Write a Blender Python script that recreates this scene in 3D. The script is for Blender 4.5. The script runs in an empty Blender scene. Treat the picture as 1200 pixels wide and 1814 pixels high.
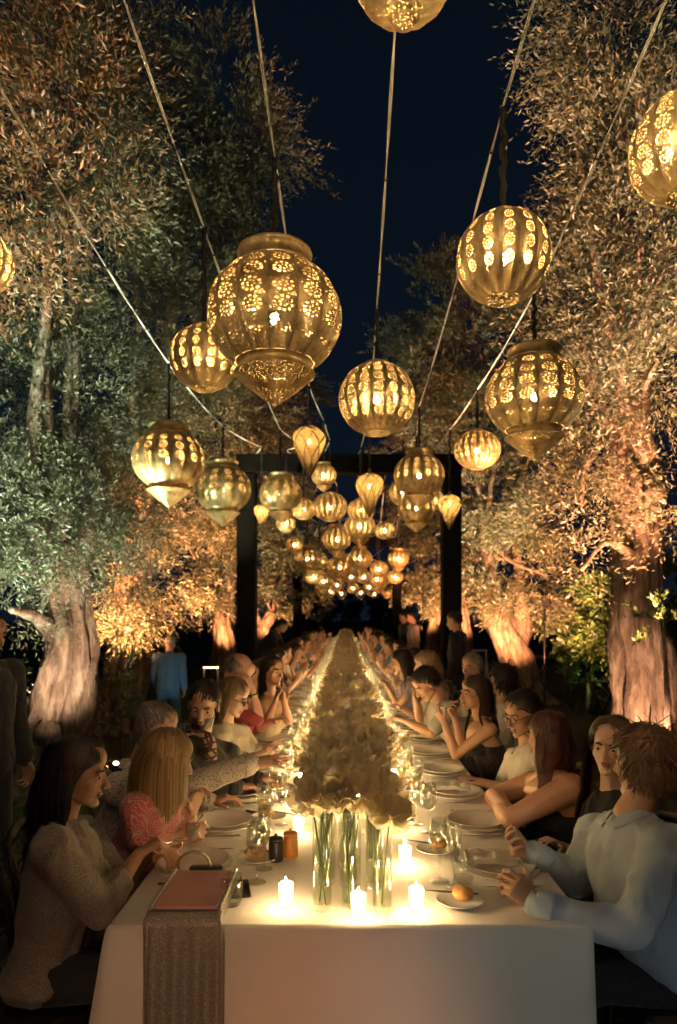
import bpy, math, random
import numpy as np
from mathutils import Vector, Matrix

SC = bpy.context.scene
COL = SC.collection
random.seed(7)
RNG = np.random.default_rng(7)

# ------------------------------------------------------------------ camera
CAM_Z = 1.72
FOC = 1209.0            # focal length in photograph pixels (1200 wide)
VPX, VPY = 612.0, 1090.0
cam_d = bpy.data.cameras.new('camera')
cam = bpy.data.objects.new('camera', cam_d)
COL.objects.link(cam)
cam.location = (0, 0, CAM_Z)
cam.rotation_euler = (math.radians(90), 0, 0)
cam_d.sensor_fit = 'HORIZONTAL'
cam_d.sensor_width = 36.0
cam_d.lens = 36.0 * FOC / 1200.0
cam_d.shift_x = -(VPX - 600.0) / 1200.0
cam_d.shift_y = (VPY - 907.0) / 1200.0
cam_d.clip_start = 0.05
cam_d.clip_end = 600
cam_d.dof.use_dof = True
cam_d.dof.focus_distance = 2.75
cam_d.dof.aperture_fstop = 4.0
SC.camera = cam

# ------------------------------------------------------------------ night sky
world = bpy.data.worlds.new('World')
SC.world = world
world.use_nodes = True
wn = world.node_tree
bg = wn.nodes['Background']
wtc = wn.nodes.new('ShaderNodeTexCoord')
wsep = wn.nodes.new('ShaderNodeSeparateXYZ')
wn.links.new(wtc.outputs['Generated'], wsep.inputs[0])
wr = wn.nodes.new('ShaderNodeValToRGB')
wr.color_ramp.elements[0].position = 0.0
wr.color_ramp.elements[0].color = (0.0038, 0.0078, 0.0150, 1)
wr.color_ramp.elements[1].position = 0.75
wr.color_ramp.elements[1].color = (0.0019, 0.0040, 0.0076, 1)
wn.links.new(wsep.outputs['Z'], wr.inputs[0])
wn.links.new(wr.outputs[0], bg.inputs['Color'])
bg.inputs['Strength'].default_value = 1.0

vs = SC.view_settings
vs.view_transform = 'Standard'
vs.look = 'None'
vs.exposure = 0.0
vs.gamma = 1.0
vs.use_curve_mapping = False
cy = SC.cycles
cy.use_denoising = True
cy.max_bounces = 9
cy.diffuse_bounces = 5
cy.glossy_bounces = 3
cy.transmission_bounces = 4
cy.transparent_max_bounces = 24
cy.caustics_reflective = False
cy.caustics_refractive = False
cy.sample_clamp_indirect = 8.0
cy.use_light_tree = True


def P(px, py, d):
    """a point d metres ahead of the camera that is seen at photo pixel (px, py)"""
    return np.array([(px - VPX) / FOC * d, d, CAM_Z - (py - VPY) / FOC * d])


# ------------------------------------------------------------------ material helpers
def newmat(name):
    m = bpy.data.materials.new(name)
    m.use_nodes = True
    nt = m.node_tree
    nt.nodes.clear()
    out = nt.nodes.new('ShaderNodeOutputMaterial')
    return m, nt, out


def N(nt, typ, **kw):
    n = nt.nodes.new(typ)
    for k, v in kw.items():
        if k.startswith('i_'):
            n.inputs[k[2:].replace('_', ' ')].default_value = v
        else:
            setattr(n, k, v)
    return n


def math_n(nt, op, a, b=None, c=None):
    n = nt.nodes.new('ShaderNodeMath')
    n.operation = op
    for i, v in enumerate((a, b, c)):
        if v is None:
            continue
        if isinstance(v, (int, float)):
            n.inputs[i].default_value = v
        else:
            nt.links.new(v, n.inputs[i])
    return n.outputs[0]


def mixrgb(nt, fac, a, b, blend='MIX'):
    n = nt.nodes.new('ShaderNodeMix')
    n.data_type = 'RGBA'
    n.blend_type = blend
    for idx, v in ((0, fac), (6, a), (7, b)):
        if isinstance(v, (int, float)):
            n.inputs[idx].default_value = v
        elif isinstance(v, (tuple, list)):
            n.inputs[idx].default_value = (v[0], v[1], v[2], 1)
        else:
            nt.links.new(v, n.inputs[idx])
    return n.outputs[2]


def noise_n(nt, scale, detail=3, rough=0.5, vec=None, coord='Object', sc3=None):
    if vec is None:
        tc = nt.nodes.new('ShaderNodeTexCoord')
        vec = tc.outputs[coord]
    if sc3:
        mp = nt.nodes.new('ShaderNodeMapping')
        mp.inputs['Scale'].default_value = sc3
        nt.links.new(vec, mp.inputs[0])
        vec = mp.outputs[0]
    n = nt.nodes.new('ShaderNodeTexNoise')
    n.inputs['Scale'].default_value = scale
    n.inputs['Detail'].default_value = detail
    n.inputs['Roughness'].default_value = rough
    nt.links.new(vec, n.inputs['Vector'])
    return n.outputs['Fac']


def ramp(nt, fac, stops):
    r = nt.nodes.new('ShaderNodeValToRGB')
    els = r.color_ramp.elements
    while len(els) < len(stops):
        els.new(0.5)
    for e, (p, c) in zip(els, stops):
        e.position = p
        e.color = (c[0], c[1], c[2], 1) if isinstance(c, (tuple, list)) else (c, c, c, 1)
    nt.links.new(fac, r.inputs[0])
    return r.outputs[0]


def bump_n(nt, h, strength=0.3, dist=0.01):
    b = nt.nodes.new('ShaderNodeBump')
    b.inputs['Strength'].default_value = strength
    b.inputs['Distance'].default_value = dist
    nt.links.new(h, b.inputs['Height'])
    return b.outputs[0]


def principled(nt, out, col=(0.5, 0.5, 0.5), rough=0.5, metal=0.0, normal=None, **kw):
    p = nt.nodes.new('ShaderNodeBsdfPrincipled')
    if isinstance(col, (tuple, list)):
        p.inputs['Base Color'].default_value = (col[0], col[1], col[2], 1)
    else:
        nt.links.new(col, p.inputs['Base Color'])
    if isinstance(rough, (int, float)):
        p.inputs['Roughness'].default_value = rough
    else:
        nt.links.new(rough, p.inputs['Roughness'])
    p.inputs['Metallic'].default_value = metal
    if normal is not None:
        nt.links.new(normal, p.inputs['Normal'])
    for k, v in kw.items():
        p.inputs[k.replace('_', ' ')].default_value = v
    if out is not None:
        nt.links.new(p.outputs[0], out.inputs[0])
    return p


def simple(name, col, rough=0.6, metal=0.0, var=0.25, nscale=6.0, bstr=0.15, bscale=60.0, bdist=0.004, **kw):
    """plain surface with uneven colour and a little relief"""
    m, nt, out = newmat(name)
    f = noise_n(nt, nscale, 4)
    lo = tuple(c * (1 - var) for c in col)
    hi = tuple(min(1, c * (1 + var)) for c in col)
    c = ramp(nt, f, [(0.3, lo), (0.7, hi)])
    nb = bump_n(nt, noise_n(nt, bscale, 3), bstr, bdist) if bstr > 0 else None
    principled(nt, out, c, rough, metal, nb, **kw)
    return m


def emit(name, col, strength):
    m, nt, out = newmat(name)
    e = N(nt, 'ShaderNodeEmission')
    e.inputs['Color'].default_value = (*col, 1)
    e.inputs['Strength'].default_value = strength
    nt.links.new(e.outputs[0], out.inputs[0])
    return m


def thin_glass(name, tint=(0.97, 0.98, 0.97), f0=0.06, edge=0.75):
    """thin-walled glass: clear, with Fresnel glints"""
    m, nt, out = newmat(name)
    tr = N(nt, 'ShaderNodeBsdfTransparent')
    tr.inputs[0].default_value = (*tint, 1)
    gl = N(nt, 'ShaderNodeBsdfGlossy')
    gl.inputs['Roughness'].default_value = 0.09
    gl.inputs['Color'].default_value = (1, 1, 1, 1)
    lw = N(nt, 'ShaderNodeLayerWeight')
    lw.inputs['Blend'].default_value = 0.35
    p3 = math_n(nt, 'POWER', lw.outputs['Facing'], 2.6)
    fac = math_n(nt, 'MULTIPLY_ADD', p3, edge, f0)
    mx = N(nt, 'ShaderNodeMixShader')
    nt.links.new(fac, mx.inputs[0])
    nt.links.new(tr.outputs[0], mx.inputs[1])
    nt.links.new(gl.outputs[0], mx.inputs[2])
    nt.links.new(mx.outputs[0], out.inputs[0])
    return m


# ------------------------------------------------------------------ mesh helpers
class Geo:
    def __init__(self):
        self.v = []
        self.f = []
        self.n = 0

    def add(self, vf):
        v, f = vf
        v = np.asarray(v, float)
        self.v.append(v)
        o = self.n
        self.f.extend([tuple(i + o for i in q) for q in f])
        self.n += len(v)
        return self

    def verts(self):
        return np.vstack(self.v) if self.v else np.zeros((0, 3))


def to_mesh(name, geo_or_vf, mat=None, smooth=True, origin=None):
    if isinstance(geo_or_vf, Geo):
        v, f = geo_or_vf.verts(), geo_or_vf.f
    else:
        v, f = geo_or_vf
    v = np.asarray(v, float)
    if origin is not None:
        v = v - np.asarray(origin)
    me = bpy.data.meshes.new(name)
    me.from_pydata(v.tolist(), [], [list(map(int, q)) for q in f])
    if smooth and len(me.polygons):
        me.polygons.foreach_set('use_smooth', [True] * len(me.polygons))
    if mat is not None:
        for mm in (mat if isinstance(mat, (list, tuple)) else [mat]):
            me.materials.append(mm)
    me.update()
    return me


def obj(name, me, parent=None, loc=(0, 0, 0), rot=(0, 0, 0), label=None, cat=None, group=None, kind=None, scale=None):
    o = bpy.data.objects.new(name, me)
    COL.objects.link(o)
    o.location = loc
    o.rotation_euler = rot
    if scale is not None:
        o.scale = scale if isinstance(scale, (tuple, list)) else (scale,) * 3
    if parent is not None:
        o.parent = parent
    tag(o, label, cat, group, kind)
    return o


def tag(o, label=None, cat=None, group=None, kind=None):
    if label:
        o['label'] = label
    if cat:
        o['category'] = cat
    if group:
        o['group'] = group
    if kind:
        o['kind'] = kind
    return o


def thing(name, label, cat, loc=(0, 0, 0), rot=(0, 0, 0), group=None, scale=None):
    o = obj(name, None, None, loc, rot, label, cat, group, None, scale)
    o.empty_display_size = 0.1
    return o


def copy_tree(src, parent=None, kids=None):
    c = src.copy()
    COL.objects.link(c)
    c.parent = parent
    for ch in (KIDS.get(src.name, []) if kids is None else kids):
        copy_tree(ch, c)
    return c


KIDS = {}


def remember(root):
    """note the children of a prototype once, for copying"""
    for o in [root] + list(root.children_recursive):
        KIDS[o.name] = list(o.children)


ONES = ['zeroth', 'first', 'second', 'third', 'fourth', 'fifth', 'sixth', 'seventh', 'eighth', 'ninth', 'tenth', 'eleventh',
        'twelfth', 'thirteenth', 'fourteenth', 'fifteenth', 'sixteenth', 'seventeenth', 'eighteenth', 'nineteenth']


def nth(n):
    if n < 20:
        return ONES[n]
    t = {2: 'twent', 3: 'thirt', 4: 'fort', 5: 'fift', 6: 'sixt', 7: 'sevent', 8: 'eight', 9: 'ninet'}[n // 10]
    return t + 'ieth' if n % 10 == 0 else t + 'y-' + ONES[n % 10]


def nrm(v):
    v = np.asarray(v, float)
    return v / (np.linalg.norm(v) + 1e-12)


def frame(d):
    d = nrm(d)
    a = np.array([0, 0, 1.0]) if abs(d[2]) < 0.9 else np.array([1.0, 0, 0])
    x = nrm(np.cross(a, d))
    y = np.cross(d, x)
    return x, y, d


def ring_faces(nr, ns, cap0=True, cap1=True, base=0):
    f = []
    for i in range(nr - 1):
        for j in range(ns):
            k = (j + 1) % ns
            f.append((base + i * ns + j, base + i * ns + k, base + (i + 1) * ns + k, base + (i + 1) * ns + j))
    if cap0:
        f.append(tuple(base + j for j in reversed(range(ns))))
    if cap1:
        f.append(tuple(base + (nr - 1) * ns + j for j in range(ns)))
    return f


def lathe(profile, seg=24, c=(0, 0, 0), cap0=False, cap1=False):
    """profile of (r, z) pairs turned about the vertical"""
    a = np.linspace(0, 2 * math.pi, seg, endpoint=False)
    v = []
    for r, z in profile:
        v.append(np.stack([c[0] + r * np.cos(a), c[1] + r * np.sin(a), np.full(seg, c[2] + z)], 1))
    return np.vstack(v), ring_faces(len(profile), seg, cap0, cap1)


def sweep(pts, radii, seg=8, cap=True):
    """tube along a path"""
    pts = np.asarray(pts, float)
    n = len(pts)
    radii = np.broadcast_to(np.asarray(radii, float), (n,))
    a = np.linspace(0, 2 * math.pi, seg, endpoint=False)
    tang = np.gradient(pts, axis=0)
    x, y, _ = frame(tang[0])
    v = []
    for i in range(n):
        t = nrm(tang[i])
        x = nrm(x - t * np.dot(x, t))
        y = np.cross(t, x)
        v.append(pts[i] + radii[i] * (np.cos(a)[:, None] * x + np.sin(a)[:, None] * y))
    return np.vstack(v), ring_faces(n, seg, cap, cap)


def catmull(ctrl, n):
    """smooth curve through control rows"""
    c = np.asarray(ctrl, float)
    c = np.vstack([2 * c[0] - c[1], c, 2 * c[-1] - c[-2]])
    out = []
    m = len(c) - 3
    for t in np.linspace(0, m - 1e-6, n):
        i = int(t)
        u = t - i
        p0, p1, p2, p3 = c[i:i + 4]
        out.append(0.5 * ((2 * p1) + (-p0 + p2) * u + (2 * p0 - 5 * p1 + 4 * p2 - p3) * u * u + (-p0 + 3 * p1 - 3 * p2 + p3) * u ** 3))
    return np.array(out)


def rcone(p0, r0, p1, r1, seg=14, cap=4):
    """capsule with two radii"""
    p0, p1 = np.asarray(p0, float), np.asarray(p1, float)
    x, y, d = frame(p1 - p0)
    a = np.linspace(0, 2 * math.pi, seg, endpoint=False)
    circ = np.cos(a)[:, None] * x + np.sin(a)[:, None] * y
    v = []
    for t in np.linspace(-math.pi / 2 * 0.92, 0, cap):
        v.append(p0 + d * r0 * math.sin(t) + circ * r0 * math.cos(t))
    for t in np.linspace(0, math.pi / 2 * 0.92, cap):
        v.append(p1 + d * r1 * math.sin(t) + circ * r1 * math.cos(t))
    return np.vstack(v), ring_faces(2 * cap, seg)


def ellipsoid(c, rad, R=None, seg=18, rings=11):
    t = np.linspace(-math.pi / 2 * 0.97, math.pi / 2 * 0.97, rings)
    a = np.linspace(0, 2 * math.pi, seg, endpoint=False)
    v = np.vstack([np.stack([np.cos(q) * np.cos(a) * rad[0], np.cos(q) * np.sin(a) * rad[1], np.full(seg, math.sin(q) * rad[2])], 1) for q in t])
    if R is not None:
        v = v @ np.asarray(R).T
    return v + np.asarray(c), ring_faces(rings, seg)


def box(c, size, R=None):
    s = np.array(size) / 2
    v = np.array([[x, y, z] for x in (-1, 1) for y in (-1, 1) for z in (-1, 1)]) * s
    if R is not None:
        v = v @ np.asarray(R).T
    f = [(0, 1, 3, 2), (4, 6, 7, 5), (0, 4, 5, 1), (2, 3, 7, 6), (0, 2, 6, 4), (1, 5, 7, 3)]
    return v + np.asarray(c), f


def bevel_box(c, size, b=0.01):
    """box with chamfered vertical and top edges"""
    x, y, z = [s / 2 for s in size]
    def ringv(xx, yy, zz, ch):
        return [(xx - ch, -yy, zz), (xx, -yy + ch, zz), (xx, yy - ch, zz), (xx - ch, yy, zz), (-xx + ch, yy, zz), (-xx, yy - ch, zz), (-xx, -yy + ch, zz), (-xx + ch, -yy, zz)]
    v = ringv(x - b, y - b, -z, b) + ringv(x, y, -z + b, b) + ringv(x, y, z - b, b) + ringv(x - b, y - b, z, b)
    return np.array(v) + np.asarray(c), ring_faces(4, 8)


def rotz(a):
    c, s = math.cos(a), math.sin(a)
    return np.array([[c, -s, 0], [s, c, 0], [0, 0, 1.0]])


def xform(vf, R=None, t=(0, 0, 0), s=1.0):
    v, f = vf
    v = np.asarray(v, float) * s
    if R is not None:
        v = v @ np.asarray(R).T
    return v + np.asarray(t), f


# a side scene used only to evaluate modifiers, removed at the end
WORK = bpy.data.scenes.new('work')


def remesh(geo, voxel, it=3, fac=0.5, name='body', dec=None):
    """one continuous skin over overlapping shapes"""
    me = to_mesh('tmp', geo, smooth=False)
    o = bpy.data.objects.new('tmp', me)
    WORK.collection.objects.link(o)
    m = o.modifiers.new('r', 'REMESH')
    m.mode = 'VOXEL'
    m.voxel_size = voxel
    m.use_smooth_shade = True
    s = o.modifiers.new('s', 'SMOOTH')
    s.factor = fac
    s.iterations = it
    if dec:
        dm = o.modifiers.new('d', 'DECIMATE')
        dm.ratio = dec
    vl = WORK.view_layers[0]
    vl.update()
    dg = vl.depsgraph
    dg.update()
    res = bpy.data.meshes.new_from_object(o.evaluated_get(dg))
    bpy.data.objects.remove(o)
    bpy.data.meshes.remove(me)
    res.name = name
    res.polygons.foreach_set('use_smooth', [True] * len(res.polygons))
    return res


def co_of(me):
    a = np.empty(len(me.vertices) * 3)
    me.vertices.foreach_get('co', a)
    return a.reshape(-1, 3)


def nor_of(me):
    a = np.empty(len(me.vertices) * 3)
    me.vertices.foreach_get('normal', a)
    return a.reshape(-1, 3)


def set_co(me, v):
    me.vertices.foreach_set('co', np.ascontiguousarray(v, dtype=np.float32).ravel())
    me.update()


def set_col(me, name, rgb):
    at = me.color_attributes.new(name, 'FLOAT_COLOR', 'POINT')
    a = np.ones((len(me.vertices), 4), np.float32)
    a[:, :3] = rgb
    at.data.foreach_set('color', a.ravel())

# ------------------------------------------------------------------ ground
def smooth(a, b, x):
    t = np.clip((np.asarray(x, float) - a) / (b - a), 0, 1)
    return t * t * (3 - 2 * t)


def ground_z(x, y):
    return -0.34 * (1 - smooth(-3.9, -2.4, x)) * smooth(1.0, 4.0, y)


def mat_lawn():
    m, nt, out = newmat('lawn')
    a = noise_n(nt, 0.7, 5)
    b = noise_n(nt, 22, 4)
    c1 = ramp(nt, a, [(0.3, (0.030, 0.036, 0.014)), (0.55, (0.045, 0.062, 0.02)), (0.75, (0.075, 0.06, 0.035))])
    c = mixrgb(nt, 0.6, c1, ramp(nt, b, [(0.3, (0.35, 0.35, 0.35)), (0.7, (1, 1, 1))]), 'MULTIPLY')
    principled(nt, out, c, 0.95, 0, bump_n(nt, b, 0.6, 0.03))
    return m


def build_ground():
    xs = np.unique(np.concatenate([np.linspace(-8, 8, 65), np.linspace(-150, 150, 31)]))
    ys = np.unique(np.concatenate([np.linspace(-8, 40, 97), np.linspace(-60, 220, 29)]))
    X, Y = np.meshgrid(xs, ys)
    Z = ground_z(X, Y) + 0.012 * np.sin(X * 3.1) * np.sin(Y * 2.3)
    v = np.stack([X, Y, Z], -1).reshape(-1, 3)
    nx = len(xs)
    f = [(j * nx + i, j * nx + i + 1, (j + 1) * nx + i + 1, (j + 1) * nx + i) for j in range(len(ys) - 1) for i in range(nx - 1)]
    obj('ground', to_mesh('ground', (v, f), mat_lawn()), kind='structure')


build_ground()


def build_grass():
    n = 26000
    r = RNG
    side = r.random(n) < 0.5
    x = np.where(side, -2.0 - 4.5 * r.random(n), 1.9 + 6.0 * r.random(n))
    y = 3.0 + 13 * r.random(n) ** 1.3
    z = ground_z(x, y)
    h = 0.05 + 0.09 * r.random(n)
    a = r.random(n) * 2 * math.pi
    w = 0.006
    b = np.stack([x, y, z], 1)
    dx = np.stack([np.cos(a), np.sin(a), np.zeros(n)], 1) * w
    tip = b + np.stack([0.05 * r.normal(size=n), 0.05 * r.normal(size=n), h], 1)
    v = np.stack([b - dx, b + dx, tip], 1).reshape(-1, 3)
    me = bpy.data.meshes.new('lawn_grass')
    me.vertices.add(3 * n)
    me.vertices.foreach_set('co', v.ravel())
    me.loops.add(3 * n)
    me.loops.foreach_set('vertex_index', np.arange(3 * n))
    me.polygons.add(n)
    me.polygons.foreach_set('loop_start', np.arange(0, 3 * n, 3))
    me.update(calc_edges=True)
    me.materials.append(simple('grass_blade', (0.055, 0.10, 0.025), 0.8, var=0.4, bstr=0))
    obj('lawn_grass', me, label='short uneven lawn grass around the tree trunks', cat='grass', kind='stuff')


build_grass()

# ------------------------------------------------------------------ olive trees
def mat_bark():
    m, nt, out = newmat('olive_bark')
    tc = N(nt, 'ShaderNodeTexCoord')
    a = noise_n(nt, 10, 7, 0.7, tc.outputs['Object'], sc3=(1, 1, 0.27))
    b = noise_n(nt, 40, 4, 0.6, tc.outputs['Object'], sc3=(1, 1, 0.35))
    big = noise_n(nt, 1.3, 3, 0.5, tc.outputs['Object'])
    c = ramp(nt, a, [(0.32, (0.045, 0.032, 0.024)), (0.5, (0.20, 0.155, 0.118)), (0.72, (0.42, 0.36, 0.295))])
    c = mixrgb(nt, 0.5, c, ramp(nt, big, [(0.3, (0.45, 0.42, 0.38)), (0.7, (1, 1, 1))]), 'MULTIPLY')
    h = math_n(nt, 'ADD', math_n(nt, 'MULTIPLY', a, 1.0), math_n(nt, 'MULTIPLY', b, 0.35))
    principled(nt, out, c, 0.9, 0, bump_n(nt, h, 1.0, 0.06))
    return m


BARK = mat_bark()


def mat_leaf():
    m, nt, out = newmat('olive_leaf')
    at = N(nt, 'ShaderNodeAttribute', attribute_name='tint')
    c = ramp(nt, at.outputs['Fac'], [(0.0, (0.036, 0.044, 0.02)), (0.5, (0.10, 0.115, 0.07)), (0.85, (0.20, 0.21, 0.15)), (1.0, (0.29, 0.25, 0.16))])
    p = principled(nt, None, c, 0.45)
    t = N(nt, 'ShaderNodeBsdfTranslucent')
    nt.links.new(c, t.inputs[0])
    mx = N(nt, 'ShaderNodeMixShader')
    mx.inputs[0].default_value = 0.3
    nt.links.new(p.outputs[0], mx.inputs[1])
    nt.links.new(t.outputs[0], mx.inputs[2])
    nt.links.new(mx.outputs[0], out.inputs[0])
    return m


LEAF = mat_leaf()


def unit_rand(r, n):
    v = r.normal(size=(n, 3))
    return v / np.linalg.norm(v, axis=1)[:, None]


def leaf_mesh(name, lumps, leaf_len, per_m2, seed, origin, shoot=(0.2, 0.42), npl=11, wid=0.24, mat=None):
    """lumps: (centre, radii). Leafy shoots in uneven clumps through each lump; every leaf its own face"""
    r = np.random.default_rng(seed)
    bases, dirs, lens = [], [], []
    for c, rad in lumps:
        rad = np.asarray(rad)
        area = 4 * math.pi * (rad[0] * rad[2] + rad[0] * rad[1] + rad[1] * rad[2]) / 3
        n = int(area * per_m2)
        # sub-clumps give the crown light and dark tufts
        k = max(8, int(n / 36))
        cd = unit_rand(r, k)
        cr = 0.45 + 0.6 * r.random(k) ** 0.6
        cc = np.asarray(c) + cd * rad * cr[:, None]
        idx = r.integers(0, k, n)
        spread = 0.135 + 0.045 * rad.mean()
        pos = cc[idx] + r.normal(size=(n, 3)) * spread * np.array([1, 1, 0.8])
        od = nrm_rows((pos - np.asarray(c)) / rad)
        d = nrm_rows(0.75 * od + 0.55 * unit_rand(r, n) + np.array([0, 0, 0.35]) + 0.5 * nrm_rows(cd[idx]))
        bases.append(pos)
        dirs.append(d)
        lens.append(shoot[0] + (shoot[1] - shoot[0]) * r.random(n))
    b, d, L = np.vstack(bases), np.vstack(dirs), np.concatenate(lens)
    n = len(b)
    px = nrm_rows(np.cross(d, unit_rand(r, n)))
    py = np.cross(d, px)
    V, T = [], []
    shoot_t = r.random(n)
    for i in range(npl):
        t = (i + 0.5) / npl
        bend = np.array([0, 0, -0.10]) * (t * t)
        p = b + d * (L * t)[:, None] + bend
        ang = i * 2.4 + r.random(n) * 0.8
        side = px * np.cos(ang)[:, None] + py * np.sin(ang)[:, None]
        open_ = 0.55 + 0.45 * r.random(n)
        if i == npl - 1:
            open_ *= 0.2
        ld = nrm_rows(d * 0.8 + side * open_[:, None])
        ln = leaf_len * (0.7 + 0.6 * r.random(n)) * (1.05 - 0.35 * t)
        wv = nrm_rows(np.cross(ld, side + 0.6 * unit_rand(r, n)))
        tip = p + ld * ln[:, None]
        mid = p + ld * (ln * 0.48)[:, None]
        w = (ln * wid * 0.5)[:, None]
        V.append(np.stack([p, mid - wv * w, tip, mid + wv * w], 1))
        T.append(np.clip(0.12 + 0.5 * r.random(n) ** 1.3 + 0.35 * shoot_t * r.random(n) + 0.2 * (r.random(n) > 0.93), 0, 1))
    V = np.concatenate(V).reshape(-1, 3) - np.asarray(origin)
    T = np.concatenate(T)
    nf = len(T)
    me = bpy.data.meshes.new(name)
    me.vertices.add(4 * nf)
    me.vertices.foreach_set('co', V.astype(np.float32).ravel())
    me.loops.add(4 * nf)
    me.loops.foreach_set('vertex_index', np.arange(4 * nf))
    me.polygons.add(nf)
    me.polygons.foreach_set('loop_start', np.arange(0, 4 * nf, 4))
    me.update(calc_edges=True)
    at = me.attributes.new('tint', 'FLOAT', 'FACE')
    at.data.foreach_set('value', T.astype(np.float32))
    me.materials.append(mat or LEAF)
    return me


def nrm_rows(a):
    return a / (np.linalg.norm(a, axis=1)[:, None] + 1e-9)


def trunk_geo(ctrl, seed, n=46, seg=36, ridge=0.27):
    """ctrl rows x, y, z, radius: twisted, fluted old trunk"""
    r = np.random.default_rng(seed)
    c = catmull(ctrl, n)
    a = np.linspace(0, 2 * math.pi, seg, endpoint=False)
    ph = r.random(8) * 6.28
    v = []
    pts = c[:, :3]
    tang = np.gradient(pts, axis=0)
    x, y, _ = frame(tang[0])
    for i in range(n):
        t = nrm(tang[i])
        x = nrm(x - t * np.dot(x, t))
        y = np.cross(t, x)
        u = i / n * 9
        m = (1 + ridge * np.sin(3 * a + ph[0] + u * 0.28) * (0.7 + 0.3 * np.sin(u + ph[1])) + ridge * 0.55 * np.sin(7 * a + ph[2] + u * 0.5)
             + ridge * 0.45 * np.sin(13 * a + ph[3] - u * 0.35) + 0.06 * np.sin(u * 2.2 + 2 * a + ph[4]) + ridge * 0.2 * np.sin(19 * a + ph[5] + u * 1.4))
        m = m + 0.10 * np.sin(2 * a + ph[6] + u * 1.3) + 0.07 * np.sin(4 * a - u * 2.3 + ph[7]) + 0.05 * np.sin(5 * a + u * 4.1) * np.sin(u * 3.3)
        flare = 1 + 0.5 * max(0.0, 1 - i / (n * 0.14)) ** 2
        rr = c[i, 3] * m * flare
        v.append(pts[i] + rr[:, None] * (np.cos(a)[:, None] * x + np.sin(a)[:, None] * y))
    return np.vstack(v), ring_faces(n, seg)


def tree(label, base, ctrl, branches, lumps_px, leaf_len, per_m2, seed, group='olive trees along the table', knots=()):
    base = np.asarray(base, float)
    t = thing('olive_tree', label, 'tree', base, group=group)
    obj('trunk', to_mesh('trunk', trunk_geo(ctrl, seed), BARK, origin=base), t)
    for k in knots:
        g = ellipsoid(k[:3], (k[3], k[3], k[3] * 1.2))
        obj('knot', to_mesh('knot', g, BARK, origin=base), t)
    lumps = []
    for (px, py, d, rx, ry, rd) in lumps_px:
        s = d / FOC
        lumps.append((P(px, py, d), np.array([rx * s, rd, ry * s])))
    rr = np.random.default_rng(seed + 5)
    for b in branches:
        obj('branch', to_mesh('branch', trunk_geo(b, int(rr.integers(9999)), 16, 10, 0.1), BARK, origin=base), t)
    top = np.asarray(ctrl[-1][:3])
    for c, rad in lumps[::3]:
        mid = top * 0.5 + np.asarray(c) * 0.5 + rr.normal(size=3) * 0.15 + np.array([0, 0, -0.1])
        pts = catmull([[*top, 0.06], [*mid, 0.04], [*c, 0.012]], 9)
        obj('branch', to_mesh('branch', sweep(pts[:, :3], pts[:, 3], 7), BARK, origin=base), t)
    cr = obj('crown', leaf_mesh('crown', lumps, leaf_len, per_m2, seed, base), t, kind='stuff')
    return t


def C4(px, py, d, rpx):
    p = P(px, py, d)
    return [p[0], p[1], p[2], rpx * d / FOC]


# left side, nearest first
tree('nearest olive tree on the left with a thick pale leaning trunk', (*P(95, 1420, 7.4)[:2], -0.34),
     [[*P(60, 1420, 7.4)[:2], -0.36, 0.36], C4(76, 1330, 7.4, 54), C4(105, 1230, 7.4, 44), C4(124, 1140, 7.4, 38), C4(120, 1060, 7.4, 31), C4(112, 960, 7.2, 26)],
     [[C4(112, 1060, 7.4, 24), C4(70, 930, 6.9, 18), C4(60, 760, 6.4, 12), C4(90, 500, 5.6, 8)],
      [C4(120, 1040, 7.4, 22), C4(170, 900, 7.2, 16), C4(190, 720, 7.0, 9)],
      [C4(100, 1120, 7.4, 18), C4(60, 1090, 6.9, 12), C4(20, 1080, 6.5, 7)]],
     [(60, 60, 5.0, 130, 110, .6), (130, 230, 5.1, 95, 120, .6), (40, 330, 5.0, 90, 110, .6), (150, 120, 5.4, 70, 130, .5), (60, 470, 5.3, 80, 60, .4), (170, 350, 5.5, 60, 60, .4),
      (150, 20, 5.2, 60, 60, .4),
      (50, 700, 6.3, 110, 110, .6), (170, 690, 6.9, 80, 100, .6), (40, 880, 6.5, 110, 120, .6), (165, 850, 7.0, 85, 110, .6), (120, 960, 7.2, 130, 60, .6), (20, 1020, 6.8, 60, 50, .5), (215, 1010, 7.6, 30, 40, .3),
      (30, 1090, 6.9, 36, 16, .3), (110, 590, 6.6, 90, 60, .5)],
     0.064, 165, 11, knots=[(*P(85, 1300, 7.1), .13)])
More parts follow.
